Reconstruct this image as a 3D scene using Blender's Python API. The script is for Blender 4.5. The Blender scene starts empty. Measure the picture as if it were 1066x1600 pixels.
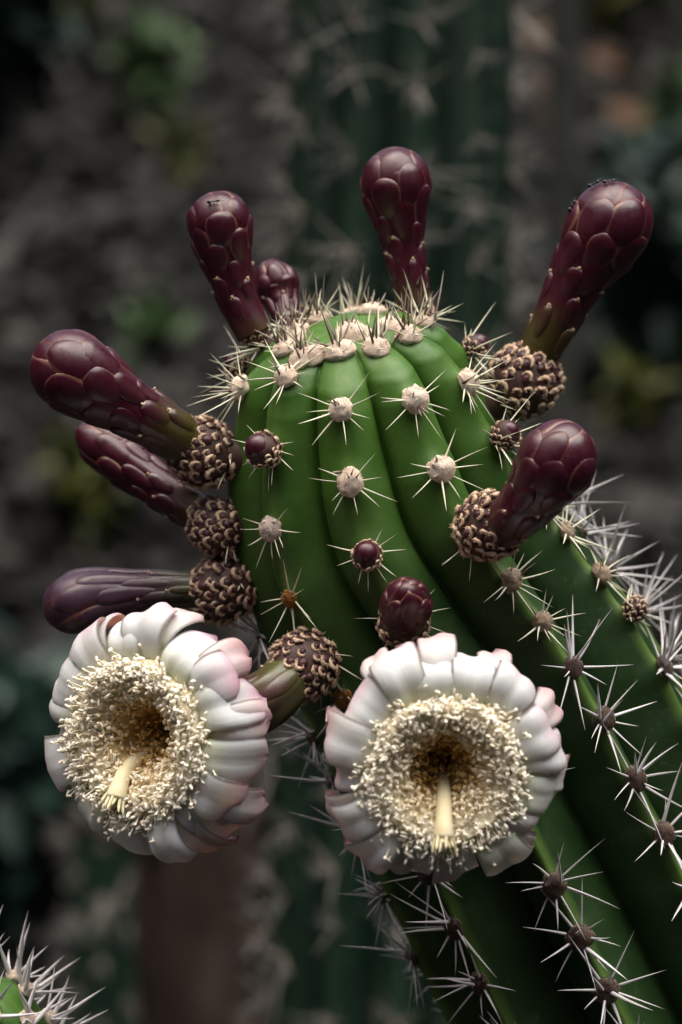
import bpy, math, random
import numpy as np
from mathutils import Matrix, Vector, noise as mnoise

random.seed(7)
rng = np.random.default_rng(7)
R = math.radians
sc = bpy.context.scene

# ------------------------------------------------------------------ camera
PITCH = R(8.0)
FOCUS = 1.2                       # metres to the plane in focus
FPX = 4667.0                      # focal length in photo pixels (1066 x 1600)
T0 = np.array([0.0, 0.0, 1.0])    # the point in the middle of the picture
RIGHT = np.array([1.0, 0, 0])
FWD = np.array([0, math.cos(PITCH), -math.sin(PITCH)])
UP = np.array([0, math.sin(PITCH), math.cos(PITCH)])
CAM = T0 - FWD * FOCUS
cd = bpy.data.cameras.new('camera'); cam = bpy.data.objects.new('camera', cd)
sc.collection.objects.link(cam); sc.camera = cam
cam.location = CAM; cam.rotation_euler = (R(90) - PITCH, 0, 0)
cd.sensor_fit = 'VERTICAL'; cd.sensor_height = 36.0; cd.sensor_width = 24.0
cd.lens = FPX / 1600 * 36
cd.clip_start = 0.05; cd.clip_end = 500
cd.dof.use_dof = True; cd.dof.focus_distance = FOCUS + 0.005; cd.dof.aperture_fstop = 6.0
cd.dof.aperture_blades = 9

# ------------------------------------------------------------------ world, sun, exposure
SUN_EL, SUN_AZ = R(72), R(75)
w = bpy.data.worlds.new('World'); sc.world = w; w.use_nodes = True
nt = w.node_tree
sky = nt.nodes.new('ShaderNodeTexSky'); sky.sky_type = 'NISHITA'; sky.sun_disc = False
sky.sun_elevation = SUN_EL; sky.sun_rotation = R(180) + SUN_AZ
sky.air_density = 0.7; sky.dust_density = 7.0; sky.ozone_density = 0.2
nt.links.new(sky.outputs[0], nt.nodes['Background'].inputs[0])
nt.nodes['Background'].inputs[1].default_value = 0.05
sd = bpy.data.lights.new('sun', 'SUN'); sd.energy = 1.5; sd.angle = R(60); sd.color = (1.0, 0.94, 0.86)
sun = bpy.data.objects.new('sun', sd); sc.collection.objects.link(sun)
sun.location = (0, -1, 4)
_d = Vector((math.sin(SUN_AZ) * math.cos(SUN_EL), -math.cos(SUN_AZ) * math.cos(SUN_EL), math.sin(SUN_EL)))
sun.rotation_euler = _d.to_track_quat('Z', 'Y').to_euler()
sc.view_settings.view_transform = 'Standard'; sc.view_settings.look = 'None'
sc.view_settings.exposure = 1.95; sc.view_settings.gamma = 1.0
sc.view_settings.use_curve_mapping = False

# ------------------------------------------------------------------ helpers
COL = sc.collection
WM = {}

def P(px, py, d=0.0):
    z = FOCUS + d
    return CAM + FWD * z + RIGHT * ((px - 533) / FPX * z) - UP * ((py - 800) / FPX * z)

def proj(p):
    q = np.asarray(p) - CAM
    z = q @ FWD
    return np.stack([533 + FPX * (q @ RIGHT) / z, 800 - FPX * (q @ UP) / z, z - FOCUS], -1)

def K(d=0.0):
    return (FOCUS + d) / FPX

def unit(v):
    v = np.asarray(v, float)
    return v / (np.linalg.norm(v, axis=-1, keepdims=True) + 1e-12)

def frame(o, x, y, z, s=(1, 1, 1)):
    m = Matrix.Identity(4)
    for i in range(3):
        m[i][0] = x[i] * s[0]; m[i][1] = y[i] * s[1]; m[i][2] = z[i] * s[2]; m[i][3] = o[i]
    return m

def link(o, parent=None, M=None):
    COL.objects.link(o)
    M = M if M is not None else Matrix.Identity(4)
    WM[o.name] = M
    if parent is not None:
        o.parent = parent
        o.matrix_basis = WM[parent.name].inverted() @ M
    else:
        o.matrix_basis = M
    return o

def mesh(name, V, F, mats, smooth=True, attrs=None, midx=None):
    me = bpy.data.meshes.new(name)
    V = np.asarray(V, np.float32)
    if isinstance(F, np.ndarray):
        n = F.shape[1]
        me.vertices.add(len(V)); me.vertices.foreach_set('co', V.ravel())
        me.loops.add(F.size); me.loops.foreach_set('vertex_index', F.astype(np.int32).ravel())
        me.polygons.add(len(F)); me.polygons.foreach_set('loop_start', np.arange(0, F.size, n, dtype=np.int32))
        me.update(calc_edges=True)
    else:
        me.from_pydata(V.tolist(), [], [list(map(int, f)) for f in F]); me.update()
    for m in (mats if isinstance(mats, (list, tuple)) else [mats]):
        me.materials.append(m)
    if midx is not None:
        me.polygons.foreach_set('material_index', np.asarray(midx, np.int32))
    if smooth:
        me.polygons.foreach_set('use_smooth', np.ones(len(me.polygons), bool))
    for k, a in (attrs or {}).items():
        at = me.attributes.new(k, 'FLOAT', 'POINT'); at.data.foreach_set('value', np.asarray(a, np.float32))
    me.validate()
    return me

def part(name, V, F, mats, parent, c=None, **kw):
    """a mesh given in world coordinates, as an object with its origin at c"""
    V = np.asarray(V, float)
    c = V.mean(0) if c is None else np.asarray(c)
    o = bpy.data.objects.new(name, mesh(name, V - c, F, mats, **kw))
    return link(o, parent, Matrix.Translation(Vector(c)))

def thing(name, label, cat, loc, group=None):
    o = bpy.data.objects.new(name, None); o.empty_display_size = 0.05
    link(o, None, Matrix.Translation(Vector(loc)))
    o['label'] = label; o['category'] = cat
    if group: o['group'] = group
    return o

def tag(o, label, cat, group=None):
    o['label'] = label; o['category'] = cat
    if group: o['group'] = group
    return o

def gridF(n, m, wrap=False):
    i = np.arange(n - 1)[:, None]; mm = m if wrap else m - 1
    j = np.arange(mm)[None, :]
    a = i * m + j; b = i * m + (j + 1) % m
    return np.stack([a, b, b + m, a + m], -1).reshape(-1, 4)

def spline(pts, n=30):
    """Catmull-Rom through the points, resampled densely; returns the dense points"""
    p = np.asarray(pts, float)
    p = np.vstack([2 * p[0] - p[1], p, 2 * p[-1] - p[-2]])
    out = []
    t = np.linspace(0, 1, n, endpoint=False)[:, None]
    for i in range(1, len(p) - 2):
        a, b, c, d = p[i - 1], p[i], p[i + 1], p[i + 2]
        out.append(0.5 * (2 * b + (c - a) * t + (2 * a - 5 * b + 4 * c - d) * t ** 2 + (3 * b - a - 3 * c + d) * t ** 3))
    out.append(p[-2][None])
    return np.vstack(out)

def arclen(p):
    return np.concatenate([[0], np.cumsum(np.linalg.norm(np.diff(p, axis=0), axis=1))])

def at_s(p, s, q):
    return np.stack([np.interp(q, s, p[:, i]) for i in range(p.shape[1])], -1)

def transport(p):
    t = unit(np.gradient(p, axis=0))
    a = np.cross(t[0], [0.3, 0.2, 1.0]); a = unit(a)
    A = [a]
    for i in range(1, len(p)):
        a = a - t[i] * (a @ t[i]); a = unit(a); A.append(a)
    A = np.array(A)
    return t, A, np.cross(t, A)

def tubemesh(path, rad, n=8, cap=True):
    p = np.asarray(path, float); t, A, B = transport(p)
    th = np.arange(n) / n * 2 * math.pi
    V = p[:, None] + np.asarray(rad)[:, None, None] * (np.cos(th)[None, :, None] * A[:, None] + np.sin(th)[None, :, None] * B[:, None])
    return V.reshape(-1, 3), gridF(len(p), n, True)

class MB:
    """collects quad pieces into one mesh"""
    def __init__(s): s.V = []; s.F = []; s.n = 0; s.a = {}; s.mi = []
    def add(s, V, F, mi=0, **at):
        V = np.asarray(V); F = np.asarray(F)
        s.V.append(V); s.F.append(F + s.n); s.n += len(V); s.mi.append(np.full(len(F), mi))
        for k, v in at.items(): s.a.setdefault(k, []).append(np.broadcast_to(np.asarray(v, float), (len(V),)))
    def get(s):
        return np.vstack(s.V), np.vstack(s.F), {k: np.concatenate(v) for k, v in s.a.items()}, np.concatenate(s.mi)

def sphere(n=8, m=10):
    la = np.linspace(-math.pi / 2, math.pi / 2, n); lo = np.arange(m) / m * 2 * math.pi
    V = np.stack([np.cos(la)[:, None] * np.cos(lo), np.cos(la)[:, None] * np.sin(lo), np.sin(la)[:, None] * np.ones(m)], -1).reshape(-1, 3)
    return V, gridF(n, m, True)

def fnoise(V, scale, seed=0.0):
    return np.array([mnoise.noise(Vector((v[0] * scale + seed, v[1] * scale + seed * 1.7, v[2] * scale - seed))) for v in V])

# ------------------------------------------------------------------ materials
class Mat:
    def __init__(s, name, rough=0.5, spec=0.5, sss=0.0, sr=0.003):
        s.m = bpy.data.materials.new(name); s.m.use_nodes = True
        s.t = s.m.node_tree; s.b = s.t.nodes['Principled BSDF']
        s.b.inputs['Roughness'].default_value = rough
        s.b.inputs['Specular IOR Level'].default_value = spec
        if sss:
            s.b.inputs['Subsurface Weight'].default_value = sss
            s.b.inputs['Subsurface Radius'].default_value = (1.0, 0.7, 0.5)
            s.b.inputs['Subsurface Scale'].default_value = sr
        s.co = s.t.nodes.new('ShaderNodeTexCoord')
    def lk(s, a, b): s.t.links.new(a, b)
    def noise(s, scale, detail=4, rough=0.6, coord='Object', stretch=None):
        n = s.t.nodes.new('ShaderNodeTexNoise'); n.inputs['Scale'].default_value = scale
        n.inputs['Detail'].default_value = detail; n.inputs['Roughness'].default_value = rough
        c = s.co.outputs[coord]
        if stretch:
            mp = s.t.nodes.new('ShaderNodeMapping'); mp.inputs['Scale'].default_value = stretch
            s.lk(c, mp.inputs[0]); c = mp.outputs[0]
        s.lk(c, n.inputs['Vector']); return n.outputs['Fac']
    def attr(s, name):
        a = s.t.nodes.new('ShaderNodeAttribute'); a.attribute_name = name; return a.outputs['Fac']
    def rnd(s):
        return s.t.nodes.new('ShaderNodeObjectInfo').outputs['Random']
    def ramp(s, fac, stops):
        r = s.t.nodes.new('ShaderNodeValToRGB'); e = r.color_ramp.elements
        while len(e) < len(stops): e.new(0.5)
        for x, (p, c) in zip(e, stops):
            x.position = p; x.color = (*c, 1) if len(c) == 3 else c
        s.lk(fac, r.inputs[0]); return r.outputs[0]
    def rampf(s, fac, stops): return s.ramp(fac, [(p, (v, v, v)) for p, v in stops])
    def mix(s, fac, a, b, mode='MIX'):
        n = s.t.nodes.new('ShaderNodeMix'); n.data_type = 'RGBA'; n.blend_type = mode
        for v, i in ((fac, 0), (a, 6), (b, 7)):
            if isinstance(v, (int, float)): n.inputs[i].default_value = v
            elif isinstance(v, tuple): n.inputs[i].default_value = (*v, 1)
            else: s.lk(v, n.inputs[i])
        return n.outputs[2]
    def math(s, op, a, b=0.0):
        n = s.t.nodes.new('ShaderNodeMath'); n.operation = op
        for v, i in ((a, 0), (b, 1)):
            if isinstance(v, (int, float)): n.inputs[i].default_value = v
            else: s.lk(v, n.inputs[i])
        return n.outputs[0]
    def color(s, c):
        if isinstance(c, tuple): s.b.inputs['Base Color'].default_value = (*c, 1)
        else: s.lk(c, s.b.inputs['Base Color'])
        return s
    def rough(s, f): s.lk(f, s.b.inputs['Roughness']); return s
    def bump(s, h, strength=0.3, dist=0.001):
        n = s.t.nodes.new('ShaderNodeBump'); n.inputs['Strength'].default_value = strength
        n.inputs['Distance'].default_value = dist
        s.lk(h, n.inputs['Height']); s.lk(n.outputs[0], s.b.inputs['Normal']); return s

def stem_mat(name, dark, light, crest, low_shade=None):
    m = Mat(name, 0.42, 0.33)
    n1 = m.noise(38, 5); n2 = m.noise(420, 3)
    c = m.mix(m.rampf(n1, [(0.3, 0), (0.7, 1)]), dark, light)
    if low_shade:      # lower arm: its shade painted in, with a duller, bluer older skin
        low_f = m.math('ADD', m.attr('from_tip'), m.math('MULTIPLY', m.math('SUBTRACT', m.noise(22, 4), 0.5), 0.25))
        c = m.mix(m.rampf(low_f, [(0.10, 0), (0.50, 1)]), c, m.mix(m.rampf(n1, [(0.3, 0), (0.7, 1)]), low_shade[0], low_shade[1]))
    c = m.mix(m.math('MULTIPLY', m.rampf(m.attr('crest'), [(0.82, 0), (0.95, 0.9)]), m.rampf(m.attr('from_tip'), [(0.15, 0.35), (0.5, 1.0)])), c, crest)
    c = m.mix(m.rampf(n2, [(0.62, 0), (0.75, 0.35)]), c, (0.11, 0.15, 0.065))
    # corky brown scars here and there
    c = m.mix(m.rampf(m.noise(65, 6, 0.7), [(0.64, 0), (0.69, 0.6)]), c, (0.09, 0.075, 0.035))
    # pores, dust and scratches
    c = m.mix(m.rampf(m.noise(900, 2), [(0.60, 0), (0.68, 0.22)]), c, (0.015, 0.03, 0.010))
    c = m.mix(m.rampf(m.noise(130, 6, 0.75), [(0.60, 0), (0.78, 0.2)]), c, (0.13, 0.15, 0.085))
    m.color(c)
    m.rough(m.rampf(m.noise(75, 5, 0.7), [(0.25, 0.34), (0.75, 0.66)]))
    m.bump(m.noise(260, 4), 0.12, 0.0008)
    return m.m

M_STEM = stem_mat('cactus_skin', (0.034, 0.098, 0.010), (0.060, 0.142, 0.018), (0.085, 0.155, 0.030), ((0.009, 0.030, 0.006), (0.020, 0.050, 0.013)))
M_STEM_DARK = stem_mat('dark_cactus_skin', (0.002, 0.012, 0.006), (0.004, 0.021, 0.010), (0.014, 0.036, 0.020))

def felt_mat(name, a, b, speck=None):
    m = Mat(name, 0.95, 0.1, 0.3, 0.3)
    c = m.ramp(m.noise(3.2, 6, 0.75), [(0.28, a), (0.6, b)])
    if speck: c = m.mix(m.rampf(m.noise(2.6, 3), [(0.56, 0), (0.64, 0.85)]), c, speck)
    m.color(c); m.bump(m.noise(9, 5, 0.8), 0.4, 0.1)
    return m.m
M_WOOL = felt_mat('cream_wool', (0.72, 0.52, 0.37), (0.90, 0.74, 0.59))
M_WOOL_Y = felt_mat('speckled_wool', (0.50, 0.38, 0.31), (0.74, 0.61, 0.52), (0.10, 0.03, 0.04))
M_WOOL_B = felt_mat('brown_wool', (0.030, 0.016, 0.014), (0.085, 0.050, 0.042))
M_WOOL_T = felt_mat('tan_wool', (0.20, 0.125, 0.075), (0.40, 0.28, 0.19))
M_WOOL_O = felt_mat('orange_wool', (0.16, 0.06, 0.012), (0.32, 0.13, 0.03))

def spine_mat(name, base, mid, tip, p1=0.12, p2=0.8):
    m = Mat(name, 0.45, 0.4)
    c = m.ramp(m.attr('t'), [(0.0, base), (p1, mid), (p2, mid), (1.0, tip)])
    c = m.mix(m.rampf(m.rnd(), [(0, 0), (1, 0.28)]), c, (0.34, 0.31, 0.26))
    m.color(c); return m.m
M_SP_W = spine_mat('pale_spine', (0.44, 0.40, 0.26), (0.68, 0.68, 0.52), (0.48, 0.45, 0.36))
M_SP_D = spine_mat('dark_spine', (0.03, 0.010, 0.010), (0.075, 0.028, 0.024), (0.50, 0.44, 0.38), 0.2, 0.42)
M_SP_L = spine_mat('white_spine', (0.40, 0.36, 0.35), (0.66, 0.64, 0.66), (0.50, 0.46, 0.46), 0.08, 0.85)

def bud_mat(name, body, bloom, green):
    m = Mat(name, 0.34, 0.48)
    n = m.noise(70, 5); 
    c = m.mix(m.rampf(n, [(0.35, 0), (0.75, 0.8)]), body, bloom)
    gz = m.math('ADD', m.attr('tt'), m.math('MULTIPLY', m.math('SUBTRACT', m.noise(45, 4), 0.5), 0.35))
    c = m.mix(m.rampf(gz, [(0.20, 0.9), (0.42, 0.0)]), c, green)
    c = m.mix(m.rampf(m.attr('edge'), [(0.74, 0), (0.90, 0.8)]), c, (0.17, 0.075, 0.05))
    c = m.mix(m.rampf(m.attr('felt'), [(0.3, 0), (0.7, 1)]), c, (0.36, 0.26, 0.17))
    m.color(c)
    c = m.mix(m.rampf(m.noise(210, 6, 0.8), [(0.55, 0), (0.85, 0.22)]), c, (0.12, 0.060, 0.085))
    m.color(c)
    m.rough(m.rampf(m.noise(120, 5, 0.7), [(0.3, 0.22), (0.75, 0.48)]))
    m.bump(m.noise(500, 4), 0.15, 0.0006)
    return m.m
M_BUD = bud_mat('maroon_bud', (0.032, 0.0022, 0.007), (0.056, 0.008, 0.020), (0.042, 0.038, 0.006))
M_BUD_V = bud_mat('violet_bud', (0.036, 0.013, 0.026), (0.075, 0.042, 0.066), (0.045, 0.050, 0.016))
M_TUBE_G = bud_mat('flower_tube', (0.050, 0.014, 0.020), (0.08, 0.05, 0.035), (0.075, 0.085, 0.025))

_m = Mat('scale_purple', 0.5, 0.4)
_m.color(_m.mix(_m.rnd(), (0.028, 0.006, 0.012), (0.070, 0.022, 0.028))); M_SCALE = _m.m
_m = Mat('scale_felt', 0.95, 0.1)
_c = _m.ramp(_m.noise(3, 5, 0.8), [(0.3, (0.42, 0.30, 0.20)), (0.65, (0.74, 0.58, 0.43))])
_m.color(_m.mix(_m.math('MULTIPLY', _m.rnd(), 0.4), _c, (0.25, 0.15, 0.10))); M_FELT = _m.m
_m = Mat('pericarpel_skin', 0.6, 0.4)
_m.color(_m.ramp(_m.noise(300, 4), [(0.3, (0.028, 0.012, 0.012)), (0.7, (0.075, 0.038, 0.03))])); M_CORE = _m.m

def petal_mat(name, base, mid, tip, p_tip):
    m = Mat(name, 0.48, 0.3, 0.55, 0.006)
    u = m.attr('u'); n = m.noise(60, 5, 0.65); r = m.rnd()
    q = m.math('ADD', u, m.math('MULTIPLY', m.math('SUBTRACT', n, 0.5), 0.30))
    q = m.math('ADD', q, m.math('MULTIPLY', m.math('SUBTRACT', r, 0.5), 0.16))
    c = m.ramp(q, [(0.26, base), (0.58, mid), (p_tip, mid), (1.0, tip)])
    cb = m.t.nodes.new('ShaderNodeCombineXYZ'); m.lk(m.math('MULTIPLY', m.attr('v'), 5.0), cb.inputs[0]); m.lk(m.math('MULTIPLY', u, 1.2), cb.inputs[1]); m.lk(m.math('MULTIPLY', r, 40.0), cb.inputs[2])
    st = m.t.nodes.new('ShaderNodeTexNoise'); st.inputs['Scale'].default_value = 1.0; st.inputs['Detail'].default_value = 4; m.lk(cb.outputs[0], st.inputs['Vector']); st = st.outputs['Fac']
    c = m.mix(m.rampf(st, [(0.45, 0), (0.75, 0.12)]), c, (0.62, 0.56, 0.50))
    c = m.mix(m.rampf(m.attr('edge'), [(0.75, 0), (1.0, 0.35)]), c, tip)
    m.color(c); m.bump(st, 0.16, 0.001)
    # thin tissue lets some light through
    tr = m.t.nodes.new('ShaderNodeBsdfTranslucent'); m.lk(c, tr.inputs['Color'])
    mx = m.t.nodes.new('ShaderNodeMixShader'); mx.inputs[0].default_value = 0.30
    m.lk(m.b.outputs[0], mx.inputs[1]); m.lk(tr.outputs[0], mx.inputs[2])
    m.lk(mx.outputs[0], m.t.nodes['Material Output'].inputs['Surface'])
    return m.m
M_PETAL = petal_mat('white_petal', (0.74, 0.76, 0.46), (0.85, 0.84, 0.81), (0.70, 0.36, 0.46), 0.70)
M_SEPAL = petal_mat('pink_petal', (0.60, 0.62, 0.36), (0.76, 0.70, 0.67), (0.55, 0.24, 0.28), 0.62)
_m = Mat('stamen', 0.6, 0.3, 0.2, 0.0015)
_c = _m.ramp(_m.attr('g'), [(0.0, (0.62, 0.34, 0.06)), (0.35, (0.80, 0.55, 0.20)), (0.62, (0.89, 0.73, 0.48)), (1.0, (0.93, 0.87, 0.74))])  # pollen gold inward, with the hollow's warm interreflected light painted in
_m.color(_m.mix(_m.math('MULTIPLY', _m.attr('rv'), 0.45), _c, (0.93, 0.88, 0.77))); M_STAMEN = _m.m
_m = Mat('filament', 0.5, 0.3, 0.2, 0.0015)
_m.color(_m.ramp(_m.attr('g'), [(0.0, (0.55, 0.32, 0.06)), (0.5, (0.84, 0.68, 0.36)), (1.0, (0.90, 0.85, 0.66))])); M_FILAMENT = _m.m  # golden brown inward too: the hollow's glow put into the colour
_m = Mat('pistil', 0.5, 0.3, 0.3, 0.002)
_m.color(_m.ramp(_m.noise(150, 4), [(0.3, (0.74, 0.64, 0.38)), (0.7, (0.82, 0.76, 0.54))])); M_PISTIL = _m.m
_m = Mat('throat', 0.6, 0.3)
_m.color(_m.ramp(_m.attr('g'), [(0.0, (0.22, 0.11, 0.02)), (0.6, (0.45, 0.36, 0.12)), (1.0, (0.66, 0.68, 0.42))])); M_THROAT = _m.m  # browner with depth: glow and shade of the hollow painted in
_m = Mat('ant_black', 0.3, 0.5); _m.color((0.012, 0.010, 0.010)); M_ANT = _m.m

# ------------------------------------------------------------------ ground
def terrain(x, y):
    x = np.asarray(x, float); y = np.asarray(y, float)
    t = np.clip((y - 2.2) / 12.0, 0, 1)
    hill = 5.2 * (t ** 1.05) * (1 - 0.25 * t)
    und = 0.10 * np.sin(x * 1.3 + 0.7) * np.sin(y * 0.9) + 0.05 * np.sin(x * 3.1 + y * 2.3)
    # added banks, out of view at the sides and behind, blocking low sky light
    bx = np.clip((np.abs(x) - 3.2) / 7.0, 0, 1); by = np.clip((-y - 4.0) / 7.0, 0, 1)
    sm = lambda a: a * a * (3 - 2 * a)
    shade_bank = 8.5 * np.maximum(sm(bx), sm(by))
    return np.maximum(hill, shade_bank) + und * np.clip((y - 1.6) / 2, 0, 1)

def ray_ground(px, py):
    d = unit(P(px, py, 1.0) - CAM)
    t = np.linspace(1.5, 40, 6000)
    q = CAM + d * t[:, None]
    h = q[:, 2] - terrain(q[:, 0], q[:, 1])
    i = int(np.argmax(h < 0)); return q[i]

m = Mat('forest_soil', 0.95, 0.1)
c = m.ramp(m.noise(2.2, 6, 0.65), [(0.30, (0.002, 0.002, 0.0017)), (0.5, (0.006, 0.006, 0.0052)), (0.72, (0.013, 0.0128, 0.0115))])
c = m.mix(m.rampf(m.noise(16, 6, 0.7), [(0.45, 0), (0.7, 0.6)]), c, (0.016, 0.0158, 0.014))
m.color(c); m.bump(m.noise(20, 6), 0.8, 0.05); M_SOIL = m.m
gx = np.concatenate([np.linspace(-120, -16, 16), np.linspace(-15, -7.5, 20), np.linspace(-7, 7, 130), np.linspace(7.5, 15, 20), np.linspace(16, 120, 16)])
gy = np.concatenate([np.linspace(-60, -14, 10), np.linspace(-13, 0, 30), np.linspace(0.2, 16, 150), np.linspace(17, 120, 24)])
X, Y = np.meshgrid(gx, gy)
Z = terrain(X, Y)
Z += 0.03 * np.array([mnoise.noise(Vector((a * 2.2, b * 2.2, 0))) for a, b in zip(X.ravel(), Y.ravel())]).reshape(X.shape) * (Y > 1)
g = part('ground', np.stack([X, Y, Z], -1).reshape(-1, 3), gridF(len(gy), len(gx)), M_SOIL, None, c=(0, 0, 0))
g['kind'] = 'structure'

# ------------------------------------------------------------------ ribbed stems
class Stem:
    def __init__(s, axis, rs, rr, nrib, th0, dep, front=None):
        """axis: world points from the tip down; rs, rr: radius table; dep(s)->(depth, exponent)"""
        s.p = spline(axis, 40); s.s = arclen(s.p); s.L = s.s[-1]
        s.p = at_s(s.p, s.s, np.linspace(0, s.L, 700)); s.s = np.linspace(0, s.L, 700)
        t = -unit(np.gradient(s.p, axis=0))
        ker = np.ones(31) / 31
        for i in range(3):
            t[:, i] = np.convolve(np.pad(t[:, i], 15, mode='edge'), ker, 'valid')
        t = unit(t)
        f = (CAM if front is None else front) - s.p
        f = unit(f - t * np.sum(f * t, 1, keepdims=True)); wv = np.cross(t, f)
        s.t, s.f, s.w = t, f, wv
        s.rs, s.rr, s.n, s.th0, s.dep = rs, rr, nrib, th0, dep
        s.bumps = []; s.old0, s.old1 = 1e3, 1.0
    def radius(s, q): return np.interp(q, s.rs, s.rr)
    def surf(s, q, th):
        q, th = np.broadcast_arrays(np.asarray(q, float), np.asarray(th, float))
        ph = (th - s.th0) / (2 * math.pi) * s.n
        k = np.round(ph); f = np.abs(ph - k) * 2
        d, e = s.dep(q)
        g = np.maximum((np.sqrt(f * f + 0.01) - 0.1) / (math.sqrt(1.01) - 0.1), 0)
        up_ = 0.66 * g ** e + 0.34 * g ** 12
        h = np.maximum((np.sqrt(f * f + 0.006) - 0.0774) / (math.sqrt(1.006) - 0.0774), 0)
        wl = np.clip((q - s.old0) / s.old1, 0, 1)
        r = s.radius(q) * (1 - d * ((1 - wl) * up_ + wl * (0.90 * h ** 0.85 + 0.10 * h ** 6)))
        for kb, sb, amp, wd in s.bumps:
            on = np.abs((k - kb + s.n / 2) % s.n - s.n / 2) < 0.5
            r = r + on * amp * np.exp(-((q - sb) / wd) ** 2) * np.exp(-(f / 0.45) ** 2)
            r = r - on * amp * 0.55 * np.exp(-((q - sb + 1.6 * wd) / wd) ** 2) * np.exp(-(f / 0.35) ** 2)
        p = at_s(s.p, s.s, q.ravel()).reshape(q.shape + (3,))
        F = at_s(s.f, s.s, q.ravel()).reshape(q.shape + (3,)); W = at_s(s.w, s.s, q.ravel()).reshape(q.shape + (3,))
        return p + r[..., None] * (np.cos(th)[..., None] * F + np.sin(th)[..., None] * W), f
    def theta(s, k): return s.th0 + 2 * math.pi * k / s.n
    def crest(s, k, q):
        th = s.theta(k); e = 0.002
        p = s.surf(q, th)[0]
        up = unit(s.surf(max(q - e, 0), th)[0] - s.surf(q + e, th)[0])
        sd = s.surf(q, th + 0.02)[0] - s.surf(q, th - 0.02)[0]
        side = unit(sd - up * (sd @ up))
        nrm = unit(np.cross(side, up))
        return p, side, up, nrm
    def find(s, k, px, py, smax=None):
        q = np.linspace(0.002, smax or s.L * 0.8, 900)
        pr = proj(s.surf(q, np.full_like(q, s.theta(k)))[0])
        i = int(np.argmin((pr[:, 0] - px) ** 2 + (pr[:, 1] - py) ** 2))
        return q[i], math.hypot(pr[i, 0] - px, pr[i, 1] - py)
    def build(s, name, mat, parent, q, per=20):
        th = s.th0 + np.arange(s.n * per) / (s.n * per) * 2 * math.pi
        Q, TH = np.meshgrid(q, th, indexing='ij')
        V, f = s.surf(Q, TH)
        return part(name, V.reshape(-1, 3), gridF(len(q), len(th), True)[:, ::-1], mat, parent,
                    attrs={'crest': (1 - f).ravel(), 'from_tip': (Q / 0.27).ravel()})

# spines: a few curved, tapering unit spines that all spine objects share
def unit_spine(cx, cy, nseg=7, sides=6):
    z = np.linspace(0, 1, nseg)
    r = np.array([1.0, 1.05, 0.95, 0.8, 0.6, 0.36, 0.05])
    th = np.arange(sides) / sides * 2 * math.pi
    V = np.stack([r[:, None] * np.cos(th) + 10 * cx * (z ** 2)[:, None], r[:, None] * np.sin(th) + 10 * cy * (z ** 2)[:, None],
                  z[:, None] * np.ones(sides)], -1).reshape(-1, 3)
    return V, gridF(nseg, sides, True), np.repeat(z, sides)
SP = [unit_spine(a, b) for a, b in ((0, 0.05), (0.25, 0.1), (-0.35, 0.2), (0.1, -0.5), (-0.2, -0.2))]
SPM = {}
def spine_mesh(i, mat):
    if (i, mat.name) not in SPM:
        V, F, t = SP[i]; SPM[(i, mat.name)] = mesh('spine', V, F, mat, attrs={'t': t})
    return SPM[(i, mat.name)]

# woolly cushions, shared unit meshes
def cushion(seed, hairs=700, flat=0.70, blen=0.13):
    r = np.random.default_rng(seed)
    V, F = sphere(22, 30)
    dn = fnoise(V, 1.6, seed * 3.1) * 0.24 + fnoise(V, 6.0, seed * 1.3) * 0.08 + r.normal(0, 0.022, len(V))
    V = V * (1 + dn)[:, None]
    b = MB(); V2 = V * [1, 1, flat]; b.add(V2, F)
    for _ in range(hairs):
        n = unit(r.normal(size=3)); n[2] = abs(n[2]) - 0.2; n = unit(n)
        p = n * [1, 1, flat] * 0.97
        d = unit(n + r.normal(0, 0.6, 3)); L = blen * r.uniform(0.5, 1.2)
        sd = unit(np.cross(d, r.normal(size=3))) * 0.016
        bend = r.normal(0, 0.05, 3)
        q = np.array([p - sd, p + sd, p + d * L * .6 + bend * .4 + sd * .7, p + d * L * .6 + bend * .4 - sd * .7,
                      p + d * L + bend + sd * .2, p + d * L + bend - sd * .2])
        b.add(q, [[0, 1, 2, 3], [3, 2, 4, 5]])
    return b.get()
CUSH = [cushion(i + 1) for i in range(3)]
CUSHM = {}
def cushion_mesh(i, mat, name='areole'):
    if (i, mat.name) not in CUSHM:
        V, F, a, mi = CUSH[i]; CUSHM[(i, mat.name)] = mesh(name, V, F, mat)
    return CUSHM[(i, mat.name)]

SPINES = []        # (areole object, matrix, unit spine, material, size on screen)
def add_spine(par, p, d, L, rad, mat, sink=0.1):
    d = unit(d); x = unit(np.cross(d, rng.normal(size=3))); y = np.cross(d, x)
    o = p - d * L * sink
    a, b = proj(o), proj(o + d * L)
    vis = math.hypot(a[0] - b[0], a[1] - b[1])
    inside = (-20 < b[0] < 1086 and -20 < b[1] < 1620) or (0 < a[0] < 1066 and 0 < a[1] < 1600)
    SPINES.append((par, frame(o, x, y, d, (rad, rad, L)), int(rng.integers(0, 5)), mat, vis if inside else 0.0))

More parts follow.
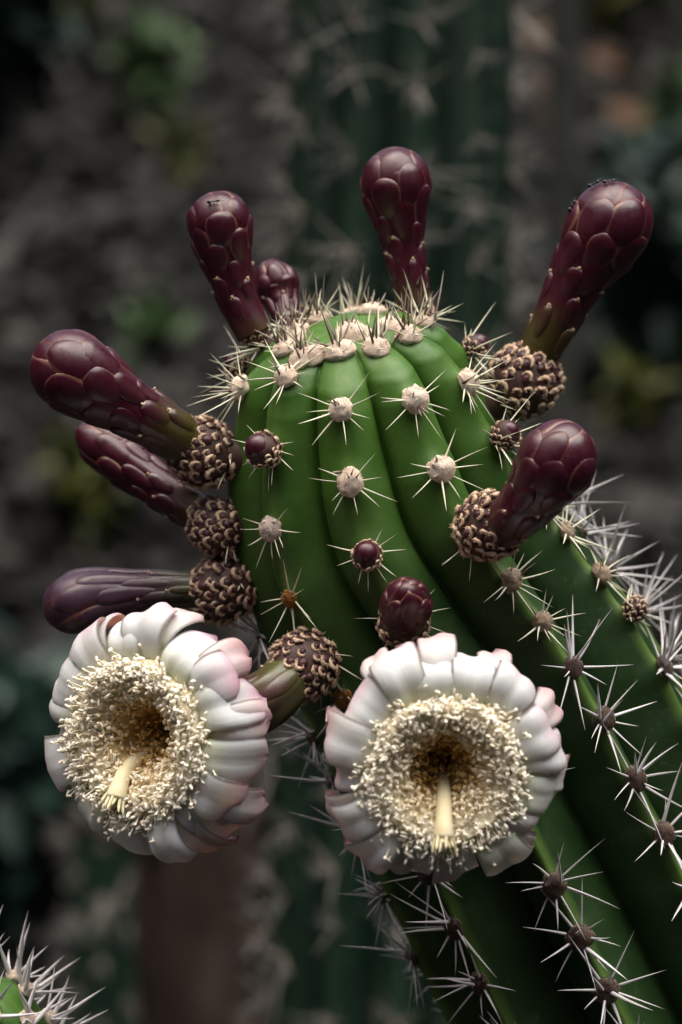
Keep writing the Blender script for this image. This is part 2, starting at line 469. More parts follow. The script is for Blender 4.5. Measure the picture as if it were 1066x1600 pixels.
def spine_fan(par, fr, n_rad, n_cen, Lr, Lc, rr, matr, matc, px, psi=(-205, 25), beta=(8, 34), cup=(35, 80), cr=0.9):
    p, side, up, nrm = fr
    a = np.linspace(psi[0], psi[1], n_rad) + rng.normal(0, 9, n_rad)
    for ps in a:
        b = R(rng.uniform(*beta)); ps = R(ps)
        d = math.cos(b) * (math.cos(ps) * side + math.sin(ps) * up) + math.sin(b) * nrm
        add_spine(par, p + nrm * rng.uniform(0, 5) * px + (math.cos(ps) * side + math.sin(ps) * up) * rng.uniform(2, 11) * px, d, rng.uniform(*Lr) * px, rr * px * rng.uniform(0.55, 1.1), matr)
    for _ in range(n_cen):
        b = R(rng.uniform(*cup)); ps = R(rng.uniform(20, 160) if rng.random() < 0.75 else rng.uniform(-180, 180))
        d = math.cos(b) * (math.cos(ps) * side + math.sin(ps) * up) + math.sin(b) * nrm
        add_spine(par, p + nrm * 3 * px + (side * rng.normal() + up * rng.normal()) * 6 * px, d, rng.uniform(*Lc) * px, rr * cr * px * rng.uniform(0.8, 1.2), matc)

# ------------------------------------------------------------------ the flowering cactus
k0 = K(0.06)
ax = [(535, 512, 0.036), (546, 570, 0.043), (566, 680, 0.055), (594, 805, 0.066), (652, 915, 0.076), (715, 1010, 0.083), (780, 1120, 0.089),
      (842, 1240, 0.095), (908, 1370, 0.10), (978, 1510, 0.105), (1052, 1660, 0.11), (1118, 1830, 0.112)]
axis = [P(*a) for a in ax]
e = axis[-1]
axis += [np.array([e[0] + 0.032, e[1] + 0.002, 0.60]), np.array([e[0] + 0.05, e[1] + 0.004, 0.40]), np.array([e[0] + 0.055, e[1] + 0.004, 0.2]), np.array([e[0] + 0.055, e[1] + 0.004, -0.06])]
rs = np.array([0, 3, 8, 16, 28, 45, 80, 141, 207, 318, 440, 560, 690, 830, 1000, 1300, 5000]) * k0
rr = np.array([4, 50, 80, 106, 134, 158, 179, 199, 222, 243, 257, 270, 285, 293, 300, 304, 330]) * k0
def main_dep(q):
    x = q / k0
    return np.interp(x, [0, 20, 120, 350, 800, 1500], [0.14, 0.25, 0.26, 0.26, 0.36, 0.38]), np.interp(x, [0, 300, 700, 1000], [1.6, 1.4, 1.15, 1.1])
ST = Stem(axis, rs, rr, 10, R(-8), main_dep); ST.old0, ST.old1 = 330 * k0, 420 * k0
base = axis[-2]
cactus = thing('flowering_cactus', 'thick green ribbed cactus arm with two open white flowers, maroon buds and pale spines', 'cactus', (base[0], base[1], 0.0))

AREOLES = [  # photo pixel, rib, kind, radius in pixels
    (515, 540, 0, 'a', 23), (530, 640, 0, 'w', 21), (558, 750, 0, 'w', 22), (590, 860, 0, 'y', 24),
    (760, 1240, 0, 'b', 24), (850, 1390, 0, 'b', 26), (895, 1470, 0, 'b', 24), (950, 1545, 0, 'b', 25), (1005, 1625, 0, 'b', 25),
    (575, 552, 1, 'a', 23), (640, 625, 1, 'w', 23), (695, 730, 1, 'w', 23), (785, 915, 1, 't', 20), (825, 988, 1, 't', 17),
    (860, 1065, 1, 'b', 20), (905, 1145, 1, 'b', 22), (965, 1230, 1, 'b', 23), (1015, 1315, 1, 'b', 22), (1063, 1395, 1, 'b', 22), (1110, 1480, 1, 'b', 22),
    (635, 538, 2, 'a', 23), (710, 605, 2, 'w', 22), (777, 683, 2, 'y', 24), (845, 800, 2, 't', 18), (852, 856, 2, 't', 17), (880, 940, 2, 't', 18), (925, 1000, 2, 'r', 20),
    (1005, 1060, 2, 'b', 21), (1058, 1140, 2, 'b', 20), (1110, 1220, 2, 'b', 20),
    (655, 515, 3, 'a', 18), (722, 552, 3, 'y', 20), (860, 790, 3, 'b', 16), (890, 840, 3, 'b', 16), (930, 903, 3, 'b', 17), (990, 962, 3, 'b', 17), (1045, 1030, 3, 'b', 18), (1100, 1110, 3, 'b', 18),
    (640, 497, 4, 'a', 18), (575, 494, 5, 'a', 24), (520, 492, -4, 'a', 17),
    (460, 537, -1, 'a', 23), (452, 590, -1, 'w', 20), (423, 700, -1, 'y', 29), (437, 825, -1, 'k', 21), (463, 930, -1, 'o', 16), (535, 1095, -1, 'o', 18),
    (600, 1290, -1, 'b', 20), (645, 1375, -1, 'b', 22), (695, 1455, -1, 'b', 22), (762, 1530, -1, 'b', 22), (830, 1610, -1, 'b', 22),
    (432, 520, -2, 'a', 22), (382, 607, -2, 'w', 20), (410, 995, -2, 'b', 13), (490, 1155, -2, 'b', 17), (512, 1225, -2, 'b', 18), (548, 1305, -2, 'b', 18), (600, 1400, -2, 'b', 18), (655, 1490, -2, 'b', 18),
    (468, 497, -3, 'a', 23), (358, 568, -3, 'y', 21),
]
areo = []
for (px, py, k, kind, rad) in AREOLES:
    lim = None if k in (0, 1, 2, 3, -1, -2) else 200 * k0
    q, err = ST.find(k, px, py, lim)
    areo.append([q, k, kind, rad, (px, py)])
    if err > 22: print('areole off', px, py, k, round(err))
    if kind in 'awyk': ST.bumps.append((k % 10, q, 4.0 * k0, 24 * k0))
    else: ST.bumps.append((k % 10, q, 3.0 * k0, 18 * k0))
qs = np.concatenate([np.array([0.0, 1.5, 3, 5, 8, 12]), np.linspace(16, 1600, 330), np.linspace(1610, ST.L / k0, 60)]) * k0
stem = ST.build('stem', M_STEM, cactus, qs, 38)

WOOL = {'a': M_WOOL, 'w': M_WOOL, 'y': M_WOOL_Y, 'k': M_WOOL_Y, 'b': M_WOOL_B, 't': M_WOOL_T, 'o': M_WOOL_O, 'r': M_WOOL_Y}
def areole(parent, fr, kind, rad, px, rs_=1.0):
    p, side, up, nrm = fr
    a = rng.uniform(-0.6, 0.6)
    x = side * math.cos(a) + up * math.sin(a); y = np.cross(nrm, x)
    r = rad * px * (0.86 if kind == 'b' else 1.0)
    e1, e2 = rng.uniform(0.85, 1.12, 2)
    o = bpy.data.objects.new('areole', cushion_mesh(int(rng.integers(0, 3)), WOOL[kind]))
    link(o, parent, frame(p + nrm * r * (0.08 if kind == 'a' else 0.25), x, y, nrm, (r * e1, r * e2, r * (1.0 if kind in 'wk' else 0.7 if kind == 'b' else 0.9))))
    return o

# young round buds sitting on an areole
def scale_mesh(seed):
    r = np.random.default_rng(seed); b = MB()
    V, F = sphere(7, 10); b.add(V * [0.72, 0.95, 0.62] + [0, 0.05, 0.05], F, 0)
    th = np.linspace(R(5), R(175), 11); n = 7
    pth = np.stack([np.cos(th) * 0.78, np.sin(th) * 0.92, 0.34 + 0.12 * np.sin(th)], -1)
    rad = 0.31 * np.clip(np.sin(np.linspace(0.25, math.pi - 0.25, 11)), 0.3, 1) + 0.03
    V, F = tubemesh(pth, rad, n); V = V + r.normal(0, 0.07, V.shape); b.add(V, F, 1)
    for _ in range(90):
        i = r.integers(0, 11); p = pth[i] + r.normal(0, 0.10, 3); d = unit(r.normal(size=3) + [0, 0.5, 0.7])
        sd = unit(np.cross(d, r.normal(size=3))) * 0.05; L = r.uniform(0.25, 0.6)
        b.add([p - sd, p + sd, p + d * L + sd * .2, p + d * L - sd * .2], [[0, 1, 2, 3]], 1)
    return b.get()
SCALES = [scale_mesh(i + 31) for i in range(4)]
SCALEM = [mesh('scale', V, F, [M_SCALE, M_FELT], midx=mi) for V, F, a, mi in SCALES]

def woolly_ball(parent, c, axd, rad, nsc, size, split=True, elong=1.12, core=None, cover=-0.93, top=0.86):
    """the scaly felted base of a bud: a core and scales in a spiral; axd points away from the stem"""
    axd = unit(axd); V, F = sphere(18, 24)
    a = unit(np.cross(axd, [0.2, 0.3, 0.9])); bb = np.cross(axd, a)
    V = V * (1 + 0.05 * fnoise(V, 2.5, rad * 9e3))[:, None]
    W = c + rad * (V[:, :1] * a + V[:, 1:2] * bb + V[:, 2:] * axd * elong)
    part('base', W, F, core or M_CORE, parent, c=c)
    rest = MB(); nind = 0
    for i in range(nsc):
        z = cover + (top - cover) * (i + 0.5) / nsc
        th = i * 2.39996 + rng.normal(0, 0.09); rho = math.sqrt(1 - z * z)
        e = rho * (math.cos(th) * a + math.sin(th) * bb)
        n = unit(e + axd * z / elong); p = c + rad * 0.97 * (e + axd * z * elong)
        y = axd - n * (axd @ n)
        y = unit(y) if np.linalg.norm(y) > 1e-3 else a
        x = np.cross(y, n); s = size * rng.uniform(0.7, 1.2)
        n2 = unit(n + rng.normal(0, 0.20, 3)); x = unit(x - n2 * (x @ n2)); y = np.cross(n2, x)
        vd = unit(CAM - p); j = int(rng.integers(0, 4))
        if split and n @ vd > 0.12:
            o = bpy.data.objects.new('scale', SCALEM[j]); link(o, parent, frame(p, x, y, n2, (s, s, s))); nind += 1
        else:
            V, F, at, mi = SCALES[j]
            b2 = p + s * (V[:, :1] * x + V[:, 1:2] * y + V[:, 2:] * n2)
            rest.V.append(b2); rest.F.append(F + rest.n); rest.n += len(b2); rest.mi.append(mi)
    if rest.n:
        V, F, at, mi = rest.get()
        o = part('scales', V, F, [M_SCALE, M_FELT], parent, c=c, midx=mi); o['kind'] = 'stuff'
    return nind

NSC = 0
APX = np.array(ST.p[0])
for q, k, kind, rad, pp in areo:
    fr = ST.crest(k, q); p, side, up, nrm = fr
    px = K(proj(p)[2])
    if kind in 'yr':
        ob = bpy.data.objects.new('young_bud', None); ob.empty_display_size = 0.01
        link(ob, cactus, Matrix.Translation(Vector(p)))
        c = p + nrm * rad * px * 0.75
        axd = unit(nrm + up * 0.35)
        woolly_ball(ob, c, axd, rad * px * 0.92, 46, rad * px * 0.21, split=False, elong=1.1, top=0.30 if kind == 'y' else 0.95)
        if kind == 'y':
            V, F = sphere(14, 18); hx = rng.uniform(0.68, 0.82)
            V = V * hx * rad * px + c + unit(axd + nrm * 0.4 + rng.normal(0, 0.15, 3)) * rad * px * 0.42
            part('tip', V, F, M_BUD, ob, attrs={'tt': np.ones(len(V)), 'edge': np.zeros(len(V)), 'felt': np.zeros(len(V))})
        ao = ob
    else:
        ao = areole(cactus, fr, kind, rad, px)
        if kind == 'o': pass
    if kind == 'a':
        spine_fan(ao, fr, 5, 6, (40, 75), (38, 80), 1.8, M_SP_W, M_SP_D, px, psi=(-60, 240), beta=(18, 45), cup=(35, 85), cr=1.15)
        for _ in range(6):
            add_spine(ao, p + (side * rng.normal() + up * rng.normal()) * 9 * px, unit(nrm * 0.7 + np.array([0, 0, 1.0]) + rng.normal(0, 0.55, 3)), rng.uniform(40, 108) * px, rng.uniform(1.5, 2.2) * px, M_SP_W if rng.random() < 0.6 else M_SP_D)
    elif kind == 'w':
        spine_fan(ao, fr, 9, 4, (42, 92), (28, 60), 1.8, M_SP_W, M_SP_D, px, psi=(-215, 35), beta=(6, 26), cup=(40, 75), cr=1.25)
        if abs(k) >= 2:
            spine_fan(ao, fr, 7, 0, (70, 110), (30, 60), 1.9, M_SP_W, M_SP_D, px, psi=(-200, 20), beta=(25, 70))
    elif kind in 'yk':
        spine_fan(ao, fr, 9, 1, (42, 74), (20, 40), 1.8, M_SP_W, M_SP_D, px, psi=(-205, 30), beta=(4, 26))
        if abs(k) >= 2:
            spine_fan(ao, fr, 6, 0, (70, 115), (30, 60), 1.9, M_SP_W, M_SP_D, px, psi=(-190, 10), beta=(25, 60))
    elif kind in 'to':
        spine_fan(ao, fr, 10, 1, (40, 92), (30, 60), 1.9, M_SP_W, M_SP_D, px, psi=(-190, 60), beta=(8, 45))
    elif kind == 'r':
        spine_fan(ao, fr, 9, 0, (40, 75), (30, 60), 2.0, M_SP_W, M_SP_D, px, psi=(-200, 60), beta=(8, 40))
    else:
        f = rad / 22
        spine_fan(ao, fr, 10, 2, (50, 118), (70, 125), 2.3, M_SP_L, M_SP_L, px, psi=(-215, 95), beta=(8, 42), cup=(25, 70), cr=1.2)
        if k in (2, 3): spine_fan(ao, fr, 6 if k == 3 else 3, 0, (80, 130), (60, 100), 2.6, M_SP_L, M_SP_L, px, psi=(-160, 110), beta=(35, 80))
# areoles on the hidden ribs and further down the arm
for k in range(10):
    for q in np.arange(150, 2600, 92) * k0:
        kk = k if k < 6 else k - 10
        p = ST.surf(q, ST.theta(kk))[0]; pr = proj(p)
        hidden = kk in (4, 5, -4, -3)
        if pr[1] < 1640 and not hidden: continue
        if pr[1] > 1900: continue
        if hidden and q < 260 * k0: continue
        fr = ST.crest(kk, q); px = k0
        ao = areole(cactus, fr, 'b' if q > 500 * k0 else 'w', 20, px)
        spine_fan(ao, fr, 7, 1, (55, 98), (60, 100), 2.4, M_SP_L, M_SP_L, px, psi=(-215, 95), beta=(8, 42))
# woolly growing tip
for i in range(6):
    th = i / 6 * 2 * math.pi + 0.4; q = (10 if i else 2) * k0
    p = ST.surf(q, th)[0]; nrm = unit(ST.t[0] + 0.4 * unit(p - ST.p[0] - 1e-6)); side = unit(np.cross([0, 1, 0.2], nrm)); up = np.cross(nrm, side)
    ao = areole(cactus, (p, side, up, nrm), 'a', 21 if i else 25, k0)
    spine_fan(ao, (p, side, up, nrm), 3, 6, (22, 42), (20, 46), 1.7, M_SP_W, M_SP_D, k0, psi=(-180, 120), beta=(35, 60), cup=(45, 88), cr=1.1)

# ------------------------------------------------------------------ flower buds
class Body:
    """a swept body with a head: surface position from (t along, theta around, height above the skin)"""
    def __init__(s, pts, rad_t, rad_r, head_t, head_r):
        s.p = spline(pts, 40); s.s = arclen(s.p); s.L = s.s[-1]
        n = 240; s.p = at_s(s.p, s.s, np.linspace(0, s.L, n)); s.tt = np.linspace(0, 1, n)
        s.t, s.A, s.B = transport(s.p)
        s.rt, s.rv, s.ht, s.hr = rad_t, rad_r, head_t, head_r
    def radius(s, t):
        t = np.asarray(t, float)
        x = np.clip((t - s.ht) / (1 - s.ht), 0, 1)
        tb = np.interp(t, np.append(s.rt, s.ht), np.append(s.rv, s.hr))
        # smooth the table with a smoothstep between neighbours
        return np.where(t > s.ht, s.hr * np.sqrt(np.maximum(1 - x * x, 0)), tb)
    def pos(s, t, th, off=0.0):
        t, th, off = np.broadcast_arrays(t, th, off)
        sh = t.shape; t = t.ravel()
        p = at_s(s.p, s.tt, t); A = at_s(s.A, s.tt, t); B = at_s(s.B, s.tt, t); T = at_s(s.t, s.tt, t)
        r = s.radius(t); th = th.ravel(); o = off.ravel()
        x = np.clip((t - s.ht) / (1 - s.ht), 0, 1)
        rd = np.cos(th)[:, None] * A + np.sin(th)[:, None] * B
        nn = unit(rd * np.sqrt(np.maximum(1 - x * x, 0))[:, None] * 1.0 + T * x[:, None])
        return (p + r[:, None] * rd + o[:, None] * nn).reshape(sh + (3,))

def bracts(par, B, px, mat, nb, t0, lenf=1.0, seed=0, felt_to=0.5, wfac=1.0, gsh=0.0):
    r = np.random.default_rng(seed)
    NU, NV = 11, 13
    th_off = r.uniform(0, 6)
    for i in range(nb):
        f = (i + 1) / nb
        tip = t0 + (1.03 - t0) * f ** 0.92
        tip = min(tip, 0.999)
        th = th_off + i * 2.39996 + r.normal(0, 0.10)
        head = np.clip((tip - 0.45) / 0.4, 0, 1)
        L = (40 + 18 * head) * lenf * px / B.L * r.uniform(0.9, 1.1)
        aw = (0.38 + 0.19 * head) * wfac * r.uniform(0.85, 1.12)
        if tip > 0.97: aw = 0.95; L *= 1.1
        u = np.array([0, .12, .28, .45, .6, .72, .82, .9, .95, .985, 1.0])[:, None]; v = np.array([-1, -.95, -.88, -.75, -.5, -.25, 0, .25, .5, .75, .88, .95, 1])[None, :]
        wid = np.where(u < 0.55, 0.42 + 0.58 * np.sin(u / 0.55 * math.pi / 2), np.sqrt(np.maximum(1 - ((u - 0.55) / 0.45) ** 2.2, 0)) * 0.96 + 0.04)
        t = tip - L * (1 - u) + 0 * v
        t = np.clip(t, 0.02, 0.9995)
        edge = np.maximum(np.abs(v) ** 1.0 + 0 * u, np.clip((u - 0.72) / 0.28, 0, 1) + 0 * v)
        ang = th + v * aw * wid
        prof = np.maximum(1 - np.abs(v) ** 2.4, 0) ** 0.75 * np.minimum(1, (1 - u) * 5 + 0.0) ** 0.6
        bul = (4.6 + 1.6 * head) * px * (0.55 if tip > 0.97 else 1.0) * r.uniform(0.7, 1.25)
        off = prof * (bul * (0.25 + 0.75 * u ** 0.8) + 0.8 * px) - 0.5 * px
        off[:, 0] = off[:, -1] = -0.8 * px; off[-1, :] = -0.8 * px; off[0, :] = -0.8 * px
        V = B.pos(t, ang, off)
        felt = np.zeros((NU, NV))
        if tip < felt_to: felt[-3:, 4:-4] = 0.8
        part('bract', V.reshape(-1, 3), gridF(NU, NV), mat, par,
             attrs={'tt': np.clip(t, 0, 1).ravel() + gsh, 'edge': (edge * np.clip(head * 1.4, 0.25, 1)).ravel(), 'felt': felt.ravel()})
        if tip < felt_to:      # a tuft of felt at the tip of the lower bracts
            c = B.pos(np.array(tip), np.array(th), np.array(2.5 * px))
            tuft(par, c, 3.2 * px, 26, r)

TUFTS = {}
def tuft(par, c, rad, n, r):
    b = MB()
    V, F = sphere(6, 8); b.add(c + V * rad * 0.7 * (1 + r.normal(0, 0.15, (len(V), 1))), F)
    for _ in range(n):
        d = unit(r.normal(size=3)); sd = unit(np.cross(d, r.normal(size=3))) * rad * 0.07
        p = c + d * rad * 0.5; L = rad * r.uniform(0.5, 1.3); e = d + r.normal(0, 0.3, 3)
        b.add([p - sd, p + sd, p + e * L + sd * .3, p + e * L - sd * .3], [[0, 1, 2, 3]])
    V, F, a, mi = b.get()
    part('felt_tuft', V, F, M_FELT, par, c=c)

BODIES = {}
def bud(name, rib, basepx, pts, rt, rv, ht, hr, pr, label, nb=26, mat=None, t0=0.22, seed=1, doff=0.0, lenf=1.0, nsc=86, lim=None, split=True, felt_to=0.5, wfac=1.0, ssize=0.155, gsh=0.0):
    mat = mat or M_BUD
    q, err = ST.find(rib, basepx[0], basepx[1], lim)
    fr = ST.crest(rib, q); d0 = proj(fr[0])[2]
    px = K(d0)
    o = bpy.data.objects.new('flower_bud', None); o.empty_display_size = 0.02
    link(o, cactus, Matrix.Translation(Vector(fr[0]))); o['label'] = label
    P3 = [P(basepx[0], basepx[1], d0 + doff)] + [P(a, b, d0 + doff + c) for a, b, c in pts]
    B = Body(P3, np.array(rt), (np.array(rv) - 5) * px, ht, (hr - 6) * px)
    BODIES[name] = (B, px)
    n, m = 56, 40
    t = 1 - (1 - np.linspace(0, 1, n)) ** 1.6
    th = np.arange(m) / m * 2 * math.pi
    T, TH = np.meshgrid(t, th, indexing='ij')
    fur = 0.035 * np.cos(5 * TH + 6 * T + seed) * B.radius(T) * (T < 0.85) * np.clip(T * 4, 0, 1)
    V = B.pos(T, TH, fur)
    part('tube', V.reshape(-1, 3), gridF(n, m, True), mat, o, attrs={'tt': T.ravel() + gsh, 'edge': 0 * T.ravel(), 'felt': 0 * T.ravel()})
    bracts(o, B, px, mat, int(nb * 1.15), t0, lenf, seed, felt_to, wfac, gsh)
    # the stalk side of the base reaches down to the areole on the rib
    c = P3[0]
    axd = unit(unit(P3[1] - P3[0]) + 0.6 * unit(c - fr[0] + fr[3] * 1e-4))
    global NSC
    NSC += woolly_ball(o, c, axd, pr * px, nsc, pr * px * ssize * 1.25, split=split)
    g = c - fr[0]; gl = np.linalg.norm(g)
    if gl > pr * px * 0.8:
        V, F = tubemesh([fr[0] - fr[3] * 0.004, fr[0] + g * 0.3, fr[0] + g * 0.75], np.array([0.6, 0.62, 0.7]) * pr * px, 14)
        part('stalk', V, F, M_CORE, o)
    ao = o
    spine_fan(ao, fr, 8, 0, (60, 95), (30, 60), 2.0, M_SP_W, M_SP_D, px, psi=(-200, 20), beta=(3, 30))
    print('bud', name, 'base err', round(err), 'depth', round(d0, 3))
    return o

A = 'a'
bud('top_left', -3, (398, 522), [(374, 470, 0), (354, 405, -0.002), (343, 350, -0.004), (336, 299, -0.006)], [0, .3, .5, .62, .72], [34, 36, 41, 48, 52], 0.78, 54, 22,
    'maroon bud rising at the left shoulder of the cactus, an ant on its cap', seed=3, gsh=0.3, lim=120 * k0, split=False, nsc=60)
bud('top_left_behind', -4, (452, 505), [(437, 460, 0.01), (420, 406, 0.012)], [0, .4], [26, 30], 0.6, 38, 16,
    'short maroon bud half hidden behind the left shoulder bud', nb=16, seed=4, gsh=0.3, lim=110 * k0, split=False, nsc=40, doff=0.015)
bud('top', 4, (650, 492), [(640, 440, 0), (628, 370, 0), (620, 300, -0.002), (616, 229, -0.004)], [0, .2, .42, .58, .68], [32, 33, 36, 46, 54], 0.76, 60, 27,
    'upright maroon bud on the crown of the cactus with plum striped tube', seed=5, gsh=0.2, lim=120 * k0, split=False, nsc=70, lenf=1.15)
bud('upper_right', 3, (818, 596), [(856, 525, -0.004), (902, 435, -0.008), (955, 350, -0.012), (992, 293, -0.014)], [0, .2, .45, .6, .7], [34, 38, 44, 54, 64], 0.80, 69, 54,
    'tall club shaped maroon bud leaning outward with ants on its round head', nb=28, seed=6, nsc=84, felt_to=0.6, lenf=1.25)
bud('right', 1, (766, 822), [(806, 806, -0.012), (842, 762, -0.02), (876, 712, -0.026), (905, 665, -0.03)], [0, .25, .45, .58], [40, 45, 49, 58], 0.70, 64, 50,
    'short thick maroon bud bent upward from a felted base on the ridge above the arm', nb=24, seed=8, gsh=0.15, nsc=96, felt_to=0.45, lenf=1.15, doff=-0.010)
bud('left', -2, (316, 706), [(262, 672, -0.010), (195, 632, -0.018), (120, 585, -0.026), (55, 545, -0.030)], [0, .2, .45, .6, .7], [36, 44, 48, 58, 64], 0.79, 67, 51,
    'largest maroon bud pointing sideways with glossy round head and olive tube', nb=28, seed=9, nsc=90, felt_to=0.45, lenf=1.3)
bud('left_lower', -2, (342, 822), [(292, 790, 0.010), (240, 755, 0.016), (180, 710, 0.022), (122, 668, 0.026)], [0, .25, .5, .65], [32, 36, 38, 42], 0.78, 42, 44,
    'slim maroon bud tucked under the largest sideways bud', nb=24, seed=10, gsh=0.12, nsc=84, lenf=1.2)
bud('left_bottom', -2, (350, 918), [(290, 920, 0.0), (215, 924, 0.002), (140, 936, 0.004), (70, 962, 0.006)], [0, .2, .5, .65, .74], [30, 32, 37, 46, 50], 0.80, 52, 50,
    'long violet bud lying level above the open flower with a scaly base', nb=24, seed=11, nsc=88, mat=M_BUD_V, lenf=1.9, wfac=0.8)
bud('front', 0, (631, 972), [(633, 958, -0.014), (635, 942, -0.026), (637, 918, -0.038)], [0, .35], [36, 41], 0.5, 44, 38,
    'small round maroon bud facing out from the rib above the open flower', nb=16, seed=12, nsc=70, doff=-0.006, split=False, t0=0.5, felt_to=0.0, lenf=0.8)

# ------------------------------------------------------------------ open flowers
def flower(label, cpx, d, axis_dir, roll, seed, basepx, rib, tube_pts, pist, hang, npet=16, fs=1.0):
    r = np.random.default_rng(seed)
    c = P(cpx[0], cpx[1], d); px = K(d) * fs; z = unit(axis_dir)
    x = unit(RIGHT - z * (RIGHT @ z)); y = np.cross(z, x)
    x, y = x * math.cos(roll) + y * math.sin(roll), y * math.cos(roll) - x * math.sin(roll)
    Wd = lambda L: c + px * (np.asarray(L)[..., :1] * x + np.asarray(L)[..., 1:2] * y + np.asarray(L)[..., 2:] * z)
    q, err = ST.find(rib, *basepx); fr = ST.crest(rib, q)
    o = bpy.data.objects.new('flower', None); o.empty_display_size = 0.03
    link(o, cactus, Matrix.Translation(Vector(fr[0]))); o['label'] = label
    # local "down" on the picture, for everything that hangs
    dn = -np.array([0, 0, 1.0]); dl = np.array([dn @ x, dn @ y, 0]); dl = dl / np.linalg.norm(dl)
    def petal(phi, scl, curl, halfw, zoff, mat, rough_tip, fold):
        NU, NV = 22, 13
        base = np.array([(58, -58), (84, -22), (108, 2), (134, 15), (158, 12), (175, -5), (181, -30), (172, -54)], float)
        base[:, 0] = 58 + (base[:, 0] - 58) * scl
        base[3:, 1] += np.linspace(0, 1, 5) ** 1.3 * curl
        pr = spline(base, 12); s = arclen(pr); u = np.linspace(0, 1, NU)
        pr = at_s(pr, s, u * s[-1])
        v = np.linspace(-1, 1, NV)
        wd = halfw * np.interp(u, [0, 0.25, 0.5, 0.72, 0.86, 0.94, 1.0], [0.42, 0.60, 0.84, 1.0, 0.97, 0.76, 0.28])
        tn = unit(np.gradient(pr, axis=0)); nn = np.stack([-tn[:, 1], tn[:, 0]], -1)   # outward face normal in (rho, z)
        nn = nn * np.sign(nn[:, 1:2] + 1e-9) if False else nn
        cross = -(np.abs(v) ** 2.0) * r.uniform(0.08, 0.22)                                      # the margins roll back
        wav = r.normal(0, 1, 4)
        U, Vv = np.meshgrid(u, v, indexing='ij')
        lift = wd[:, None] * cross[None] * np.interp(U, [0, 0.3, 1], [0.3, 0.8, 1.0])
        lift = lift + 3.6 * np.sin(U * 6 + wav[0] * 3 + Vv * 2.2 * wav[1]) * U + 2.2 * np.sin(Vv * 5 + wav[2] * 4 + U * 3) * U
        lift = lift + fold * wd[:, None] * 0.35 * Vv * U ** 2
        # a shallow keel groove down the middle
        lift = lift - 2.2 * np.exp(-(Vv / 0.14) ** 2) * np.sin(math.pi * U)
        rho = pr[:, :1] + lift * nn[:, :1]; zz = pr[:, 1:] + lift * nn[:, 1:] + zoff
        tang = wd[:, None] * Vv * (1 - 0.05 * Vv ** 2) + rough_tip * np.sin(U * 3.0) * U * 6
        nd = -U ** 8 * 11 * (np.abs(Vv) - 0.45) * rough_tip
        lift_t = 2.0 * np.sin(Vv * 11 + wav[3] * 5) * U ** 5
        zz = zz + lift_t
        rho = rho + nd
        X = rho * math.cos(phi) - tang * math.sin(phi); Y = rho * math.sin(phi) + tang * math.cos(phi)
        G = np.stack([X, Y, zz], -1)
        du = np.gradient(G, axis=0); dv = np.gradient(G, axis=1); N = unit(np.cross(du, dv))
        th = 1.7 * np.minimum(1, (1 - np.abs(Vv)) * 3.0) ** 0.5 * np.minimum(1, (1 - U) * 7 + 0.03) ** 0.5
        top = G + N * th[..., None]; bot = G - N * th[..., None]
        n = NU * NV; F = gridF(NU, NV)
        ed = np.concatenate([np.arange(NV - 1, -1, -1), np.arange(0, NU) * NV, (NU - 1) * NV + np.arange(NV), np.arange(NU - 1, -1, -1) * NV + NV - 1])
        Fs = [[a, b, b + n, a + n] for a, b in zip(ed[:-1], ed[1:]) if a != b]
        V = np.vstack([top.reshape(-1, 3), bot.reshape(-1, 3)])
        FF = np.vstack([F, F[:, ::-1] + n, np.array(Fs)])
        part('petal', Wd(V), FF, mat, o, attrs={'u': np.tile(U.ravel(), 2), 'v': np.tile(Vv.ravel(), 2), 'edge': np.tile((np.abs(Vv) * np.clip(U * 1.5 - 0.3, 0, 1)).ravel(), 2)})
    for i in range(npet):
        phi = i / npet * 2 * math.pi + r.normal(0, 0.06)
        dnw = max(0, math.cos(phi) * dl[0] + math.sin(phi) * dl[1])
        petal(phi, r.uniform(0.86, 1.14) * (1 + 0.05 * dnw), r.uniform(-48, 26) - 18 * dnw, r.uniform(34, 47), (i % 2) * 6.0 + r.normal(0, 2.5), M_PETAL, r.uniform(-1, 1), r.normal(0, 0.5))
    for i in range(10):
        phi = (i + 0.5) / 10 * 2 * math.pi + r.normal(0, 0.08)
        petal(phi, r.uniform(0.98, 1.12), r.uniform(-45, -15), r.uniform(26, 34), -13 + r.normal(0, 2), M_SEPAL, r.uniform(-1, 1), r.normal(0, 0.6))
    # throat
    tpr = np.array([(64, -52), (58, -66), (50, -95), (42, -120), (30, -134), (4, -138)], float); nth = 32
    th = np.arange(nth) / nth * 2 * math.pi
    L = np.stack([tpr[:, :1] * np.cos(th), tpr[:, :1] * np.sin(th), tpr[:, 1:] + 0 * th], -1).reshape(-1, 3)
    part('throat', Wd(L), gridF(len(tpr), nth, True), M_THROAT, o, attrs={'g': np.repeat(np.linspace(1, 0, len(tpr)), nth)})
    # stamens: anthers on a ring-shaped cushion round a deep hollow, each on its filament
    an = MB(); fl = MB(); V0, F0 = sphere(5, 6); na = 2600
    for i in range(na):
        w = r.random()
        if w < 0.30: rho = math.sqrt(r.uniform(20 ** 2, 66 ** 2)); zz = np.interp(rho, [20, 34, 48, 62], [-66, -44, -14, 12])
        else: rho = math.sqrt(r.uniform(60 ** 2, 122 ** 2)); zz = np.interp(rho, [60, 70, 88, 104, 118, 128], [0, 14, 28, 34, 28, 14])
        if w < 0.05: rho = r.uniform(3, 30); zz = r.uniform(-104, -70)
        if w > 0.90: rho = r.uniform(108, 142); zz = r.uniform(8, 30)
        phi = r.uniform(0, 2 * math.pi)
        dd = math.cos(phi) * dl[0] + math.sin(phi) * dl[1]
        if dd > 0.2 and rho > 100: rho += hang * 14 * r.random(); zz -= 6 * dd
